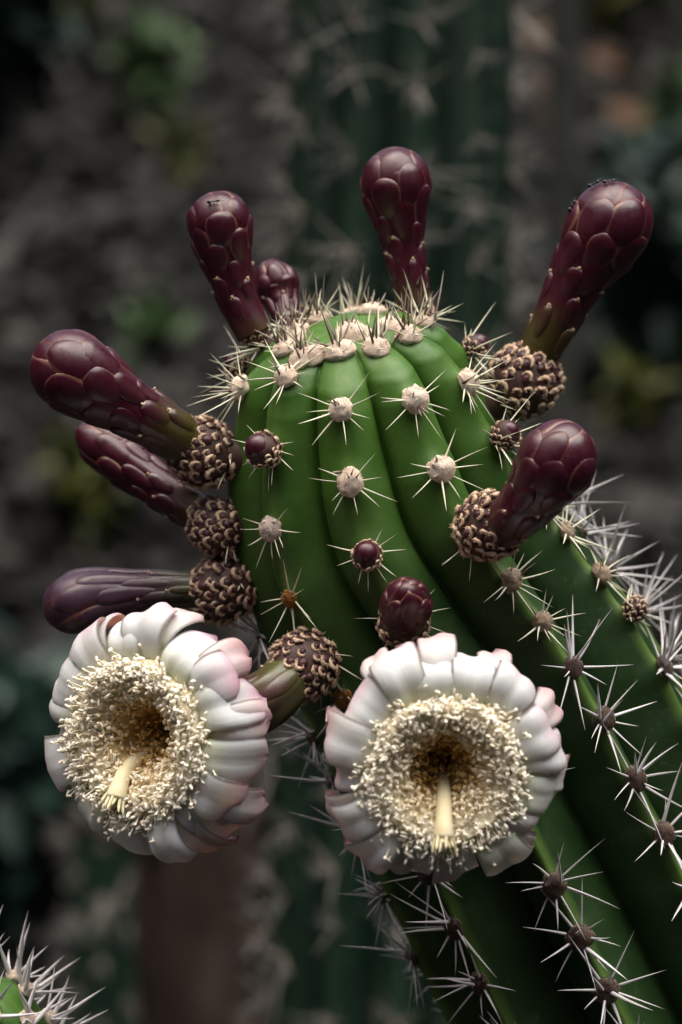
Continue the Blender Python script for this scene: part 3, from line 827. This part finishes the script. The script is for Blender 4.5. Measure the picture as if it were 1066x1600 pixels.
        zz += r.normal(0, 7.0) - (r.random() < 0.3) * r.uniform(0, 12); rho += r.normal(0, 4)
        p = np.array([rho * math.cos(phi), rho * math.sin(phi), zz]) + dl * np.interp(rho, [30, 80, 140], [0, 6, 10]) * hang
        d = unit(r.normal(size=3) + [0.3 * math.cos(phi), 0.3 * math.sin(phi), 0.2]); a = unit(np.cross(d, r.normal(size=3))); b = np.cross(d, a)
        ln = r.uniform(3.6, 6.6); wdt = r.uniform(1.6, 2.9)
        Vv = p + V0[:, :1] * a * wdt * 1.25 + V0[:, 1:2] * b * wdt + V0[:, 2:] * d * ln
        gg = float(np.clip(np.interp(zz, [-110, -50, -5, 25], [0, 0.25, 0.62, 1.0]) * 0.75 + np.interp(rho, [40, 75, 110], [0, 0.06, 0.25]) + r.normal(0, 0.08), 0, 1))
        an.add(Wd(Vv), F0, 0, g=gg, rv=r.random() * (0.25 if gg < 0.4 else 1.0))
        if rho > 58 or i % 3 == 0:
            rb = np.interp(rho, [30, 128], [52, 74]) + r.uniform(-4, 8); zb = np.interp(rho, [30, 60, 128], [-128, -92, -48])
            q0 = np.array([rb * math.cos(phi), rb * math.sin(phi), zb]); mid = (q0 + p) / 2 + [0, 0, 5] + r.normal(0, 3, 3)
            path = spline([q0, mid, p], 3)
            V, F = tubemesh(path, np.full(len(path), 1.15), 4)
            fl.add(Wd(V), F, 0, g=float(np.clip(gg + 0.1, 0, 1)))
    bpr = spline(np.array([(20, -84), (36, -58), (50, -28), (62, 2), (76, 12), (92, 24), (104, 26), (114, 16), (120, -4), (106, -34)], float), 4)
    nb_ = 72; tb = np.arange(nb_) / nb_ * 2 * math.pi
    rj = bpr[:, :1] * (1 + 0.02 * r.normal(size=(len(bpr), nb_))); zj = bpr[:, 1:] + r.normal(0, 2.2, (len(bpr), nb_))
    L = np.stack([rj * np.cos(tb), rj * np.sin(tb), zj], -1).reshape(-1, 3) + dl * 5 * hang
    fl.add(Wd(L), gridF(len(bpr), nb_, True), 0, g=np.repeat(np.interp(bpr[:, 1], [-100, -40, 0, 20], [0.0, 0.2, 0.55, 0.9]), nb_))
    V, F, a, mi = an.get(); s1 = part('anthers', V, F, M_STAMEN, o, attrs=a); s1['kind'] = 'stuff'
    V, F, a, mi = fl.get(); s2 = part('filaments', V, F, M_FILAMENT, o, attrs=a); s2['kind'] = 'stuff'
    # pistil with its brush of stigma lobes
    b = MB(); path = spline(pist, 10); n = len(path)
    V, F = tubemesh(path, np.interp(np.linspace(0, 1, n), [0, 0.3, 0.7, 0.93, 1], [9, 11, 13, 16, 13]), 14); b.add(Wd(V), F)
    e = path[-1]; ed = unit(path[-1] - path[-3]); a1 = unit(np.cross(ed, [0.1, 0.2, 0.9])); a2 = np.cross(ed, a1)
    for i in range(20):
        th = i * 2.39996; rr_ = 14 * math.sqrt((i + 0.5) / 20); o0 = e - ed * 6 + rr_ * (math.cos(th) * a1 + math.sin(th) * a2)
        L = r.uniform(14, 28); e1 = o0 + ed * L + rr_ * 0.6 * (math.cos(th) * a1 + math.sin(th) * a2) + r.normal(0, 1.6, 3)
        pp = spline([o0, (o0 + e1) / 2 + r.normal(0, 1, 3), e1], 4)
        V, F = tubemesh(pp, np.interp(np.linspace(0, 1, len(pp)), [0, 0.8, 1], [2.9, 2.4, 0.8]), 7); b.add(Wd(V), F)
    V, F, a, mi = b.get(); part('pistil', V, F, M_PISTIL, o)
    # the tube from the felted base to the back of the petals
    back = Wd(np.array([[0, 0, -60.0], [0, 0, -120.0]]))
    d0 = proj(fr[0])[2]
    bc = P(basepx[0], basepx[1], d0 - 0.004)
    pth = [bc] + [P(a_, b_, d0 + c_) for a_, b_, c_ in tube_pts] + [back[1], back[0]]
    pth = spline(pth, 10); n = len(pth); f = np.linspace(0, 1, n)
    rad = np.interp(f, [0, 0.25, 0.5, 0.8, 1], [38, 42, 46, 58, 72]) * px
    t_, A_, B_ = transport(pth); m_ = 40; th = np.arange(m_) / m_ * 2 * math.pi
    fur = 1 + 0.05 * np.cos(7 * th)[None] * np.clip(f * 3, 0, 1)[:, None]
    V = pth[:, None] + (rad[:, None] * fur)[..., None] * (np.cos(th)[None, :, None] * A_[:, None] + np.sin(th)[None, :, None] * B_[:, None])
    part('tube', V.reshape(-1, 3), gridF(n, m_, True), M_TUBE_G, o, attrs={'tt': np.repeat(0.12 + f * 0.55, m_), 'edge': np.zeros(n * m_), 'felt': np.zeros(n * m_)})
    class TB: pass
    Bd = Body(pth, np.array([0, .25, .5, .8]), np.array([38, 42, 46, 58]) * px, 0.97, 70 * px)
    r2 = np.random.default_rng(seed + 5)
    bracts(o, Bd, px, M_TUBE_G, 16, 0.12, 1.5, seed + 9, 0.35, 0.9, 0.12)
    global NSC
    NSC += woolly_ball(o, bc, unit(pth[6] - pth[0]), 50 * px, 92, 50 * px * 0.19)
    spine_fan(o, fr, 8, 0, (60, 95), (30, 60), 2.0, M_SP_W, M_SP_D, px, psi=(-200, 20), beta=(3, 30))
    print('flower', 'base err', round(err), 'd', round(d0, 3))

view = -FWD
flower('open white flower facing straight out from the arm, cream stamens and a downward pistil', (694, 1198), -0.045, view - 0.16 * UP + 0.03 * RIGHT, 0.1, 21,
       (720, 1160), 0, [], [(0, -30, -110), (-2, -40, -40), (-6, -56, 6), (-10, -80, 32), (-13, -102, 40)], 1.0, fs=1.03)
flower('open white flower tilted aside with pink petal edges, below the long violet bud', (224, 1146), -0.012, view - 0.62 * RIGHT - 0.06 * UP, -0.15, 22,
       (474, 1040), -1, [(430, 1082, -0.012), (392, 1104, -0.012)], [(-20, -24, -110), (-22, -44, -40), (-18, -60, 6), (-10, -82, 32), (-8, -98, 40)], 1.0, fs=1.05)

# ------------------------------------------------------------------ spines: the largest in view as pieces, the rest joined
SPINES.sort(key=lambda s: -s[4])
rest = {}
for i, (par, M, j, mat, vis) in enumerate(SPINES):
    if i < 300 and vis > 0:
        link(bpy.data.objects.new('spine', spine_mesh(j, mat)), par, M)
    else:
        V, F, t = SP[j]; A4 = np.array(M)
        rest.setdefault(mat.name, (mat, MB()))[1].add(V @ A4[:3, :3].T + A4[:3, 3], F, 0, t=t)
allb = MB(); mats = []
for nme, (mat, b) in rest.items():
    V, F, a, mi = b.get(); allb.add(V, F, len(mats), t=a['t']); mats.append(mat)
V, F, a, mi = allb.get()
o = part('spines', V, F, mats, cactus, c=(base[0], base[1], 0), attrs=a, midx=mi); o['kind'] = 'stuff'
print('spines', len(SPINES), 'scales', NSC)

# ------------------------------------------------------------------ ants on two buds
def ant(B, px, t, th, head, label, size=22):
    p = B.pos(np.array(t), np.array(th), np.array(3.0 * px)); n = unit(B.pos(np.array(t), np.array(th), np.array(0.01)) - p)
    f = unit(np.cross(n, unit(np.array(head) + 0.01))); f = np.cross(f, n); sdv = np.cross(n, f)
    L = size * px; z = np.linspace(-0.5, 0.5, 19)
    rad = L * np.interp(z, [-.5, -.42, -.28, -.12, -.08, 0, .1, .16, .2, .32, .42, .5], [0.005, .10, .15, .05, .03, .075, .065, .03, .06, .11, .09, .005])
    b = MB(); V, F = tubemesh([p + n * L * 0.16 + f * L * a for a in z], rad, 10); b.add(V, F)
    for s in (-1, 1):
        for k_, a in enumerate((-0.06, 0.02, 0.1)):
            q = p + n * L * 0.15 + f * L * a; dirf = (-0.3, 0.02, 0.3)[k_]
            pts = [q, q + sdv * s * L * .2 + n * L * .12 + f * dirf * L * .4, q + sdv * s * L * .42 - n * L * .17 + f * dirf * L]
            V, F = tubemesh(pts, [L * .022, L * .02, L * .012], 5); b.add(V, F)
        q = p + n * L * 0.2 + f * L * .44
        V, F = tubemesh([q, q + f * L * .14 + sdv * s * L * .12 + n * L * .05, q + f * L * .3 + sdv * s * L * .14], [L * .015, L * .015, L * .01], 5); b.add(V, F)
    V, F, a, mi = b.get()
    o = part('ant', V, F, M_ANT, None, c=p); tag(o, label, 'ant', 'ants on the buds')

def on_bud(name, px_, py_):
    B, k_ = BODIES[name]
    T, TH = np.meshgrid(np.linspace(0.5, 0.995, 120), np.linspace(0, 2 * math.pi, 180), indexing='ij')
    Pp = B.pos(T, TH); pr = proj(Pp); 
    nn = unit(B.pos(T, TH, np.full_like(T, 0.005)) - Pp); fc = np.sum(nn * unit(CAM - Pp), -1)
    c = (pr[..., 0] - px_) ** 2 + (pr[..., 1] - py_) ** 2 + np.where(fc < 0.05, 1e5, 0)
    i = np.unravel_index(np.argmin(c), c.shape); return T[i], TH[i]
for nme, x_, y_, h, lb in (('upper_right', 952, 289, (1, 0, 0.4), 'tiny black ant on the top of the tall leaning bud'),
                           ('upper_right', 930, 293, (0.3, 0, 1), 'tiny black ant beside another at the cap edge of the tall leaning bud'),
                           ('upper_right', 899, 325, (0.2, 0, 1), 'tiny black ant low on the side of the tall leaning bud head'),
                           ('top_left', 334, 319, (1, 0, 0.1), 'tiny black ant on the cap of the left shoulder bud')):
    B, k_ = BODIES[nme]; t_, th_ = on_bud(nme, x_, y_); ant(B, k_, t_, th_, h, lb)

# ------------------------------------------------------------------ the small cactus in the corner
kc = K(0.03)
cax = [P(-26, 1540, 0.03), P(-30, 1600, 0.036), P(-34, 1700, 0.045)]
e = cax[-1]; cax += [np.array([e[0], e[1] + 0.004, 0.6]), np.array([e[0], e[1] + 0.006, 0.3]), np.array([e[0], e[1] + 0.006, -0.05])]
CS = Stem(cax, np.array([0, 4, 10, 20, 40, 80, 150, 5000]) * kc, np.array([4, 38, 58, 74, 92, 108, 122, 140]) * kc, 8, R(12),
          lambda q: (np.interp(q, [0, 0.01, 0.1], [0.06, 0.16, 0.24]), np.full_like(q, 1.6)))
small = thing('small_cactus', 'low green cactus tip with long pale spines beside the flowering arm', 'cactus', (e[0], e[1] + 0.006, 0))
for k in range(8):
    for q in np.arange(14 + 14 * (k % 2), 330, 52) * kc: CS.bumps.append((k, q, 4 * kc, 15 * kc))
CS.build('stem', M_STEM, small, np.concatenate([np.array([0, 1.5, 4, 7]) * kc, np.linspace(10 * kc, CS.L, 150)]), 16)
SPINES = []
for k in range(8):
    for q in np.arange(14 + 14 * (k % 2), 330, 52) * kc:
        fr = CS.crest(k, q); ao = areole(small, fr, 'w', 15, kc)
        spine_fan(ao, fr, 5, 2, (55, 95), (80, 135), 3.3, M_SP_L, M_SP_L, kc, psi=(-200, 160), beta=(20, 55), cup=(40, 80), cr=1.25)
for par, M, j, mat, vis in SPINES:
    link(bpy.data.objects.new('spine', spine_mesh(j, mat)), par, M)

# ------------------------------------------------------------------ background: columns, trunk, shrubs, litter, branches
M_SP_BG = spine_mat('grey_spine', (0.11, 0.09, 0.08), (0.20, 0.19, 0.18), (0.12, 0.10, 0.09))
def spine_cluster(seed, px):
    r = np.random.default_rng(seed); b = MB()
    V, F = sphere(7, 9); b.add(V * [7, 7, 5] * px, F, 0, t=0.5)
    for i in range(11):
        a = r.uniform(0, 6.28); el = R(r.uniform(10, 65)); d = np.array([math.cos(a) * math.cos(el), math.sin(a) * math.cos(el), math.sin(el)])
        x = unit(np.cross(d, [0.2, 0.3, 0.8])); y = np.cross(d, x); V, F, t = SP[i % 5]
        L = r.uniform(50, 150) * px; V = V * [1.9 * px, 1.9 * px, L]
        b.add(V[:, :1] * x + V[:, 1:2] * y + V[:, 2:] * d, F, 1, t=t)
    V, F, a, mi = b.get(); return mesh('areole', V, F, [M_WOOL_T, M_SP_BG], attrs=a, midx=mi)
CLUS = [spine_cluster(i + 70, K(0) * 1.3) for i in range(4)]

def column(name, label, px_top, px_bot, d, rpx, top_py, nrib, mat, group, step=0.055, dome=True, thoff=0.0):
    kk = K(d)
    top = P(px_top, top_py, d); bot = P(px_bot, 1600, d)
    ln = (bot - top) / (top[2] - bot[2]); gz = float(terrain(bot[0], bot[1]))
    foot = bot + ln * (bot[2] - gz); foot[2] = gz
    pts = [top, top * 0.7 + foot * 0.3, top * 0.35 + foot * 0.65, foot - np.array([0, 0, 0.06])]
    r0 = rpx * kk
    S = Stem(pts, np.array([0, .05, .15, .35, .7, 1.2, 40]) * r0, np.array([.03, .3, .5, .72, .92, 1.0, 1.05]) * r0, nrib, thoff,
             lambda q: (np.full_like(q, 0.26), np.full_like(q, 1.4)))
    o = thing(name, label, 'cactus', foot, group)
    S.build('stem', mat, o, np.concatenate([np.array([0, .03, .08, .15, .25, .4, .6, .85]) * r0, np.linspace(1.1 * r0, S.L, 90)]), 12)
    for k in range(nrib):
        for q in np.arange(0.4 * r0 + (k % 2) * step / 2, S.L, step):
            p, sd, up, n = S.crest(k, q + rng.normal(0, step * 0.13))
            pr = proj(p)
            if n @ unit(CAM - p) < -0.45 or pr[1] > 1700 or pr[1] < -120: continue
            a = rng.uniform(0, 6.28); x = sd * math.cos(a) + up * math.sin(a)
            s = rng.uniform(0.6, 1.35)
            link(bpy.data.objects.new('areole', CLUS[int(rng.integers(0, 4))]), o, frame(p, x, np.cross(n, x), n, (s, s, s)))
    return o
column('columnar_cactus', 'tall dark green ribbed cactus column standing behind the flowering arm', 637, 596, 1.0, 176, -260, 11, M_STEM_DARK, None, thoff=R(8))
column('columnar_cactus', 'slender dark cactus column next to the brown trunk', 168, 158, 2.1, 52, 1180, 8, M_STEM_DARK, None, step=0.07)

# brown trunk
m = Mat('brown_bark', 0.9, 0.2)
c = m.ramp(m.noise(14, 6, 0.7, 'Object', (1, 1, 0.35)), [(0.3, (0.013, 0.008, 0.006)), (0.55, (0.030, 0.020, 0.015)), (0.8, (0.05, 0.04, 0.034))])
m.color(c); m.bump(m.noise(40, 5, 0.7, 'Object', (1, 1, 0.3)), 0.8, 0.01); M_BARK = m.m
def trunk():
    d = 1.75; kk = K(d); top = P(306, 1150, d); bot = P(316, 1600, d)
    ln = (bot - top) / (top[2] - bot[2]); gz = float(terrain(bot[0], bot[1])); foot = bot + ln * (bot[2] - gz)
    o = thing('dead_trunk', 'brown weathered dead trunk stump beyond the open tilted flower', 'trunk', (foot[0], foot[1], gz))
    z = np.linspace(-0.05, 1, 60); r0 = 98 * kk
    path = foot + (top - foot) * z[:, None]
    rad = r0 * (1.25 - 0.25 * np.clip(z * 3, 0, 1)); rad[-1] *= 0.85
    V, F = tubemesh(path, rad, 36)
    nrm = V - np.repeat(path, 36, 0)
    V = V + nrm * (fnoise(V * [1, 1, 0.3], 30, 3.0) * 0.10 + fnoise(V, 9, 1.0) * 0.08)[:, None]
    part('bark', V, F, M_BARK, o)
    part('broken_top', np.vstack([V[-36:], V[-36:].mean(0) + [0, 0, -0.01]]), [[i, (i + 1) % 36, 36] for i in range(36)], M_BARK, o, smooth=False)
    for z0, ang, L in ((0.62, -0.4, 0.10), (0.8, 2.6, 0.08), (0.45, 0.3, 0.09)):
        p = foot + (top - foot) * z0; dv = np.array([math.cos(ang), -abs(math.sin(ang)) - 0.4, 0.25])
        V, F = tubemesh([p, p + dv * r0 * 1.0, p + dv * (r0 + L) + [0, 0, 0.02]], [0.012, 0.010, 0.004], 8)
        part('snag', V, F, M_BARK, o)
trunk()

def tree_trunk(label, px, d, rpx, py_base_extra=0):
    kk = K(d); bot = P(px, 900, d); gz = float(terrain(bot[0], bot[1])); foot = np.array([bot[0], bot[1], gz])
    o = thing('slender_tree', label, 'tree', foot)
    z = np.linspace(-0.05, 3.2, 70); path = foot + np.stack([0.03 * np.sin(z * 1.7), 0.02 * np.sin(z * 2.3), z], -1)
    V, F = tubemesh(path, rpx * kk * (1.15 - 0.15 * z), 20); nrm = V - np.repeat(path, 20, 0)
    V = V + nrm * (fnoise(V * [1, 1, 0.3], 25, 2.0) * 0.16)[:, None]
    part('trunk', V, F, M_GREYBARK, o)
    r = np.random.default_rng(77); lv = MB()
    for i in range(7):
        z0 = r.uniform(2.0, 3.1); a = r.uniform(0, 6.28); p = foot + [0, 0, z0]; e_ = p + [math.cos(a) * .8, math.sin(a) * .8, .5]
        V, F = tubemesh([p, (p + e_) / 2 + [0, 0, .1], e_], [rpx * kk * .4, rpx * kk * .3, .004], 8); part('limb', V, F, M_GREYBARK, o)
        for j in range(90):
            q = p + (e_ - p) * r.uniform(.3, 1) + r.normal(0, .18, 3)
            V, F = leaf_piece(q, r.normal(size=3), unit(r.normal(size=3) * .6 + [0, 0, 1]), .07, .022); lv.add(V, F, 0, rv=r.random())
    V, F, a, mi = lv.get(); f = part('crown', V, F, M_LEAF_G, o, attrs=a); f['kind'] = 'stuff'
m = Mat('grey_bark', 0.9, 0.2); m.color(m.ramp(m.noise(9, 6, 0.7), [(0.3, (0.022, 0.024, 0.02)), (0.7, (0.065, 0.068, 0.058))])); M_GREYBARK = m.m

def leaf_mat(name, a, b, rough=0.5):
    m = Mat(name, rough, 0.4)
    m.color(m.ramp(m.attr('rv'), [(0.0, a), (1.0, b)])); return m.m
M_LEAF_G = leaf_mat('green_leaf', (0.02, 0.055, 0.014), (0.05, 0.10, 0.03))
M_LEAF_T = leaf_mat('teal_leaf', (0.006, 0.022, 0.016), (0.014, 0.040, 0.028))
M_LEAF_Y = leaf_mat('yellow_green_leaf', (0.04, 0.055, 0.008), (0.09, 0.10, 0.02))
M_LEAF_D = leaf_mat('dry_leaf', (0.002, 0.002, 0.0017), (0.034, 0.033, 0.029), 0.85)
M_LEAF_O = leaf_mat('orange_leaf', (0.05, 0.025, 0.010), (0.085, 0.040, 0.014), 0.8)
m = Mat('grey_twig', 0.9, 0.2); m.color(m.ramp(m.noise(30, 5), [(0.3, (0.02, 0.02, 0.019)), (0.7, (0.058, 0.057, 0.055))])); M_TWIG = m.m

def leaf_piece(p, d, n, L, W):
    d = unit(d); s = unit(np.cross(n, d)); n = np.cross(d, s)
    u = np.array([0, .3, .65, 1.0]); w = np.array([.08, .9, .8, .03]) * W
    V = []
    for a, b in zip(u, w):
        for v in (-1, 0, 1): V.append(p + d * L * a + s * v * b + n * (abs(v) * b * 0.35 - a * a * L * 0.18))
    return np.array(V), gridF(4, 3)

def shrub(name, label, px, py, rad, height, nleaf, lsize, mat, group, seed, cat='shrub'):
    r = np.random.default_rng(seed); g0 = ray_ground(px, py)
    gz = float(terrain(g0[0], g0[1])); g0 = np.array([g0[0], g0[1], gz])
    o = thing(name, label, cat, g0, group)
    st = MB(); lv = MB()
    ns = max(4, nleaf // 14)
    for i in range(ns):
        a = r.uniform(0, 6.28); lean = r.uniform(0.1, 0.9) * rad; h = height * r.uniform(0.55, 1.0)
        e = g0 + [math.cos(a) * lean, math.sin(a) * lean, h]; mid = (g0 + e) / 2 + [0, 0, h * 0.12]
        path = spline([g0 - [0, 0, 0.02], mid, e], 8)
        V, F = tubemesh(path, np.linspace(0.006, 0.0018, len(path)), 6); st.add(V, F)
        for j in range(max(1, nleaf // ns)):
            q = path[int(r.integers(len(path) // 3, len(path)))]; d = unit(r.normal(size=3) + [0, 0, 0.35]); n = unit(r.normal(size=3) * 0.6 + [0, 0, 1])
            V, F = leaf_piece(q + r.normal(0, rad * 0.12, 3), d, n, lsize * r.uniform(.7, 1.3), lsize * .3 * r.uniform(.7, 1.3)); lv.add(V, F, 0, rv=r.random())
    V, F, a, mi = st.get(); part('stems', V, F, M_TWIG, o)
    V, F, a, mi = lv.get(); f = part('foliage', V, F, mat, o, attrs=a); f['kind'] = 'stuff'
GR = 'weeds on the slope'
for i, (lb, px, py, rad, h, n, ls, mt) in enumerate([
        ('leafy bluish green weed on the bare slope left of the tall column', 235, 185, 0.10, 0.16, 90, 0.08, M_LEAF_G),
        ('dark green bushy weed high on the slope by the shaded thicket', 90, 90, 0.16, 0.28, 110, 0.07, M_LEAF_Y),
        ('sparse yellow green weed on the slope behind the left shoulder bud', 280, 285, 0.10, 0.10, 40, 0.06, M_LEAF_Y),
        ('olive green weed tuft between the largest bud and the level violet bud', 140, 850, 0.08, 0.15, 90, 0.07, M_LEAF_Y),
        ('leafy weed clump above the small cactus tip', 45, 1400, 0.09, 0.14, 110, 0.06, M_LEAF_Y),
        ('low grass green seedling behind the slim tucked bud', 230, 560, 0.08, 0.08, 30, 0.06, M_LEAF_G),
        ('yellow green weed under the dark teal bush', 985, 710, 0.06, 0.14, 60, 0.06, M_LEAF_Y),
        ('olive bush at the top of the slope over the orange leaves', 960, 60, 0.16, 0.25, 130, 0.08, M_LEAF_Y),
        ('small green weed near the slope top, right of the orange leaves', 1050, 300, 0.10, 0.22, 80, 0.07, M_LEAF_G)]):
    shrub('weed', lb, px, py, rad, h, n, ls, mt, None, 100 + i, 'weed')
shrub('teal_bush', 'dense dark teal bush on the slope beyond the tall leaning bud', 1010, 620, 0.20, 0.42, 900, 0.07, M_LEAF_T, None, 200)
shrub('dark_thicket', 'nearly black thicket at the top left edge of the slope', -20, 260, 0.28, 0.6, 900, 0.09, M_LEAF_T, None, 201)
shrub('dark_thicket', 'dark low thicket behind the small spiny cactus tip', 20, 1420, 0.22, 0.30, 700, 0.08, M_LEAF_T, None, 202)

tree_trunk('slender pale grey tree trunk just beyond the right edge of the tall column', 838, 2.6, 26)

# orange dry leaves hanging in a bare twig, upper right
def twig_leaves(label, px, py, seed, n=5):
    r = np.random.default_rng(seed); g0 = ray_ground(px, py + 120); g0[2] = float(terrain(g0[0], g0[1]))
    o = thing('dry_sprig', label, 'sprig', g0)
    q = ray_ground(px, py); t = g0 + [0, -0.05, (CAM[2] - g0[2]) * 0 + 0.30]
    path = spline([g0 - [0, 0, 0.02], (g0 + t) / 2 + [0.02, 0, 0], t], 8)
    V, F = tubemesh(path, np.linspace(0.006, 0.002, len(path)), 6); part('twig', V, F, M_TWIG, o)
    for i in range(n):
        V, F = leaf_piece(path[-1 - 2 * i] if i < 6 else path[-1], r.normal(size=3) + [0, -0.3, -0.5], [0, -0.8, 0.5], 0.085, 0.03)
        part('leaf', V, F, M_LEAF_O, o, attrs={'rv': np.full(len(V), r.random())})
twig_leaves('orange dry leaves on a short sprig just right of the tall column', 850, 150, 5)
twig_leaves('orange brown leaves on a sprig above the tall leaning bud', 965, 190, 6)

# fallen grey branches on the slope
def branch(label, a, b, rad, seed):
    r = np.random.default_rng(seed); p, q = ray_ground(*a), ray_ground(*b)
    n = 9; f = np.linspace(0, 1, n)[:, None]; pts = p + (q - p) * f
    pts[:, 2] = terrain(pts[:, 0], pts[:, 1]) + rad * 0.7; pts[1:-1] += r.normal(0, 0.02, (n - 2, 3)) * [1, 1, 0.4]
    path = spline(pts, 6); V, F = tubemesh(path, np.linspace(rad, rad * 0.5, len(path)), 9)
    o = thing('fallen_branch', label, 'branch', p)
    part('limb', V, F, M_TWIG, o)
    for k in range(3):
        i = int(r.integers(8, len(path) - 6)); d = unit(path[i + 1] - path[i] + r.normal(0, 0.6, 3)); d[2] = abs(d[2]) * 0.6 + 0.1
        V, F = tubemesh([path[i], path[i] + d * 0.12, path[i] + d * 0.24 + [0, 0, 0.02]], [rad * .5, rad * .4, rad * .15], 7); part('twig', V, F, M_TWIG, o)
branch('long grey fallen branch low on the slope beside the largest bud', (-60, 470), (330, 300), 0.028, 1)
branch('grey fallen branch near the slope top, left of the tall column', (300, 20), (520, 60), 0.022, 2)
branch('thin grey fallen branch on the slope below the green weed', (60, 260), (440, 245), 0.014, 3)
branch('pale fallen branch lying at the foot of the brown trunk', (90, 1480), (420, 1600), 0.020, 4)
branch('grey fallen branch right of the leaning bud', (780, 760), (1120, 640), 0.020, 5)
branch('short grey fallen branch high up behind the leaning bud', (800, 330), (1080, 250), 0.020, 6)

# leaf litter over the slope in view
b = MB(); r = np.random.default_rng(55)
for i in range(15000):
    y_ = r.uniform(1.7, 8.5); hw = (y_ + 1.4) * 0.16 + 1.0; x_ = r.uniform(-hw, hw)
    z_ = float(terrain(x_, y_)); L = r.uniform(0.03, 0.085)
    V, F = leaf_piece(np.array([x_, y_, z_ + r.uniform(0.004, 0.04)]), r.normal(size=3) * [1, 1, 0.35], r.normal(size=3) * 0.5 + [0, -0.3, 1], L, L * r.uniform(.22, .4))
    b.add(V, F, 0, rv=r.random() ** 2.4)
V, F, a, mi = b.get(); o = part('leaf_litter', V, F, M_LEAF_D, None, c=(0, 4, 0.5), attrs=a)
o['kind'] = 'stuff'; tag(o, 'grey brown dead leaves scattered over the shaded slope', 'leaf litter')
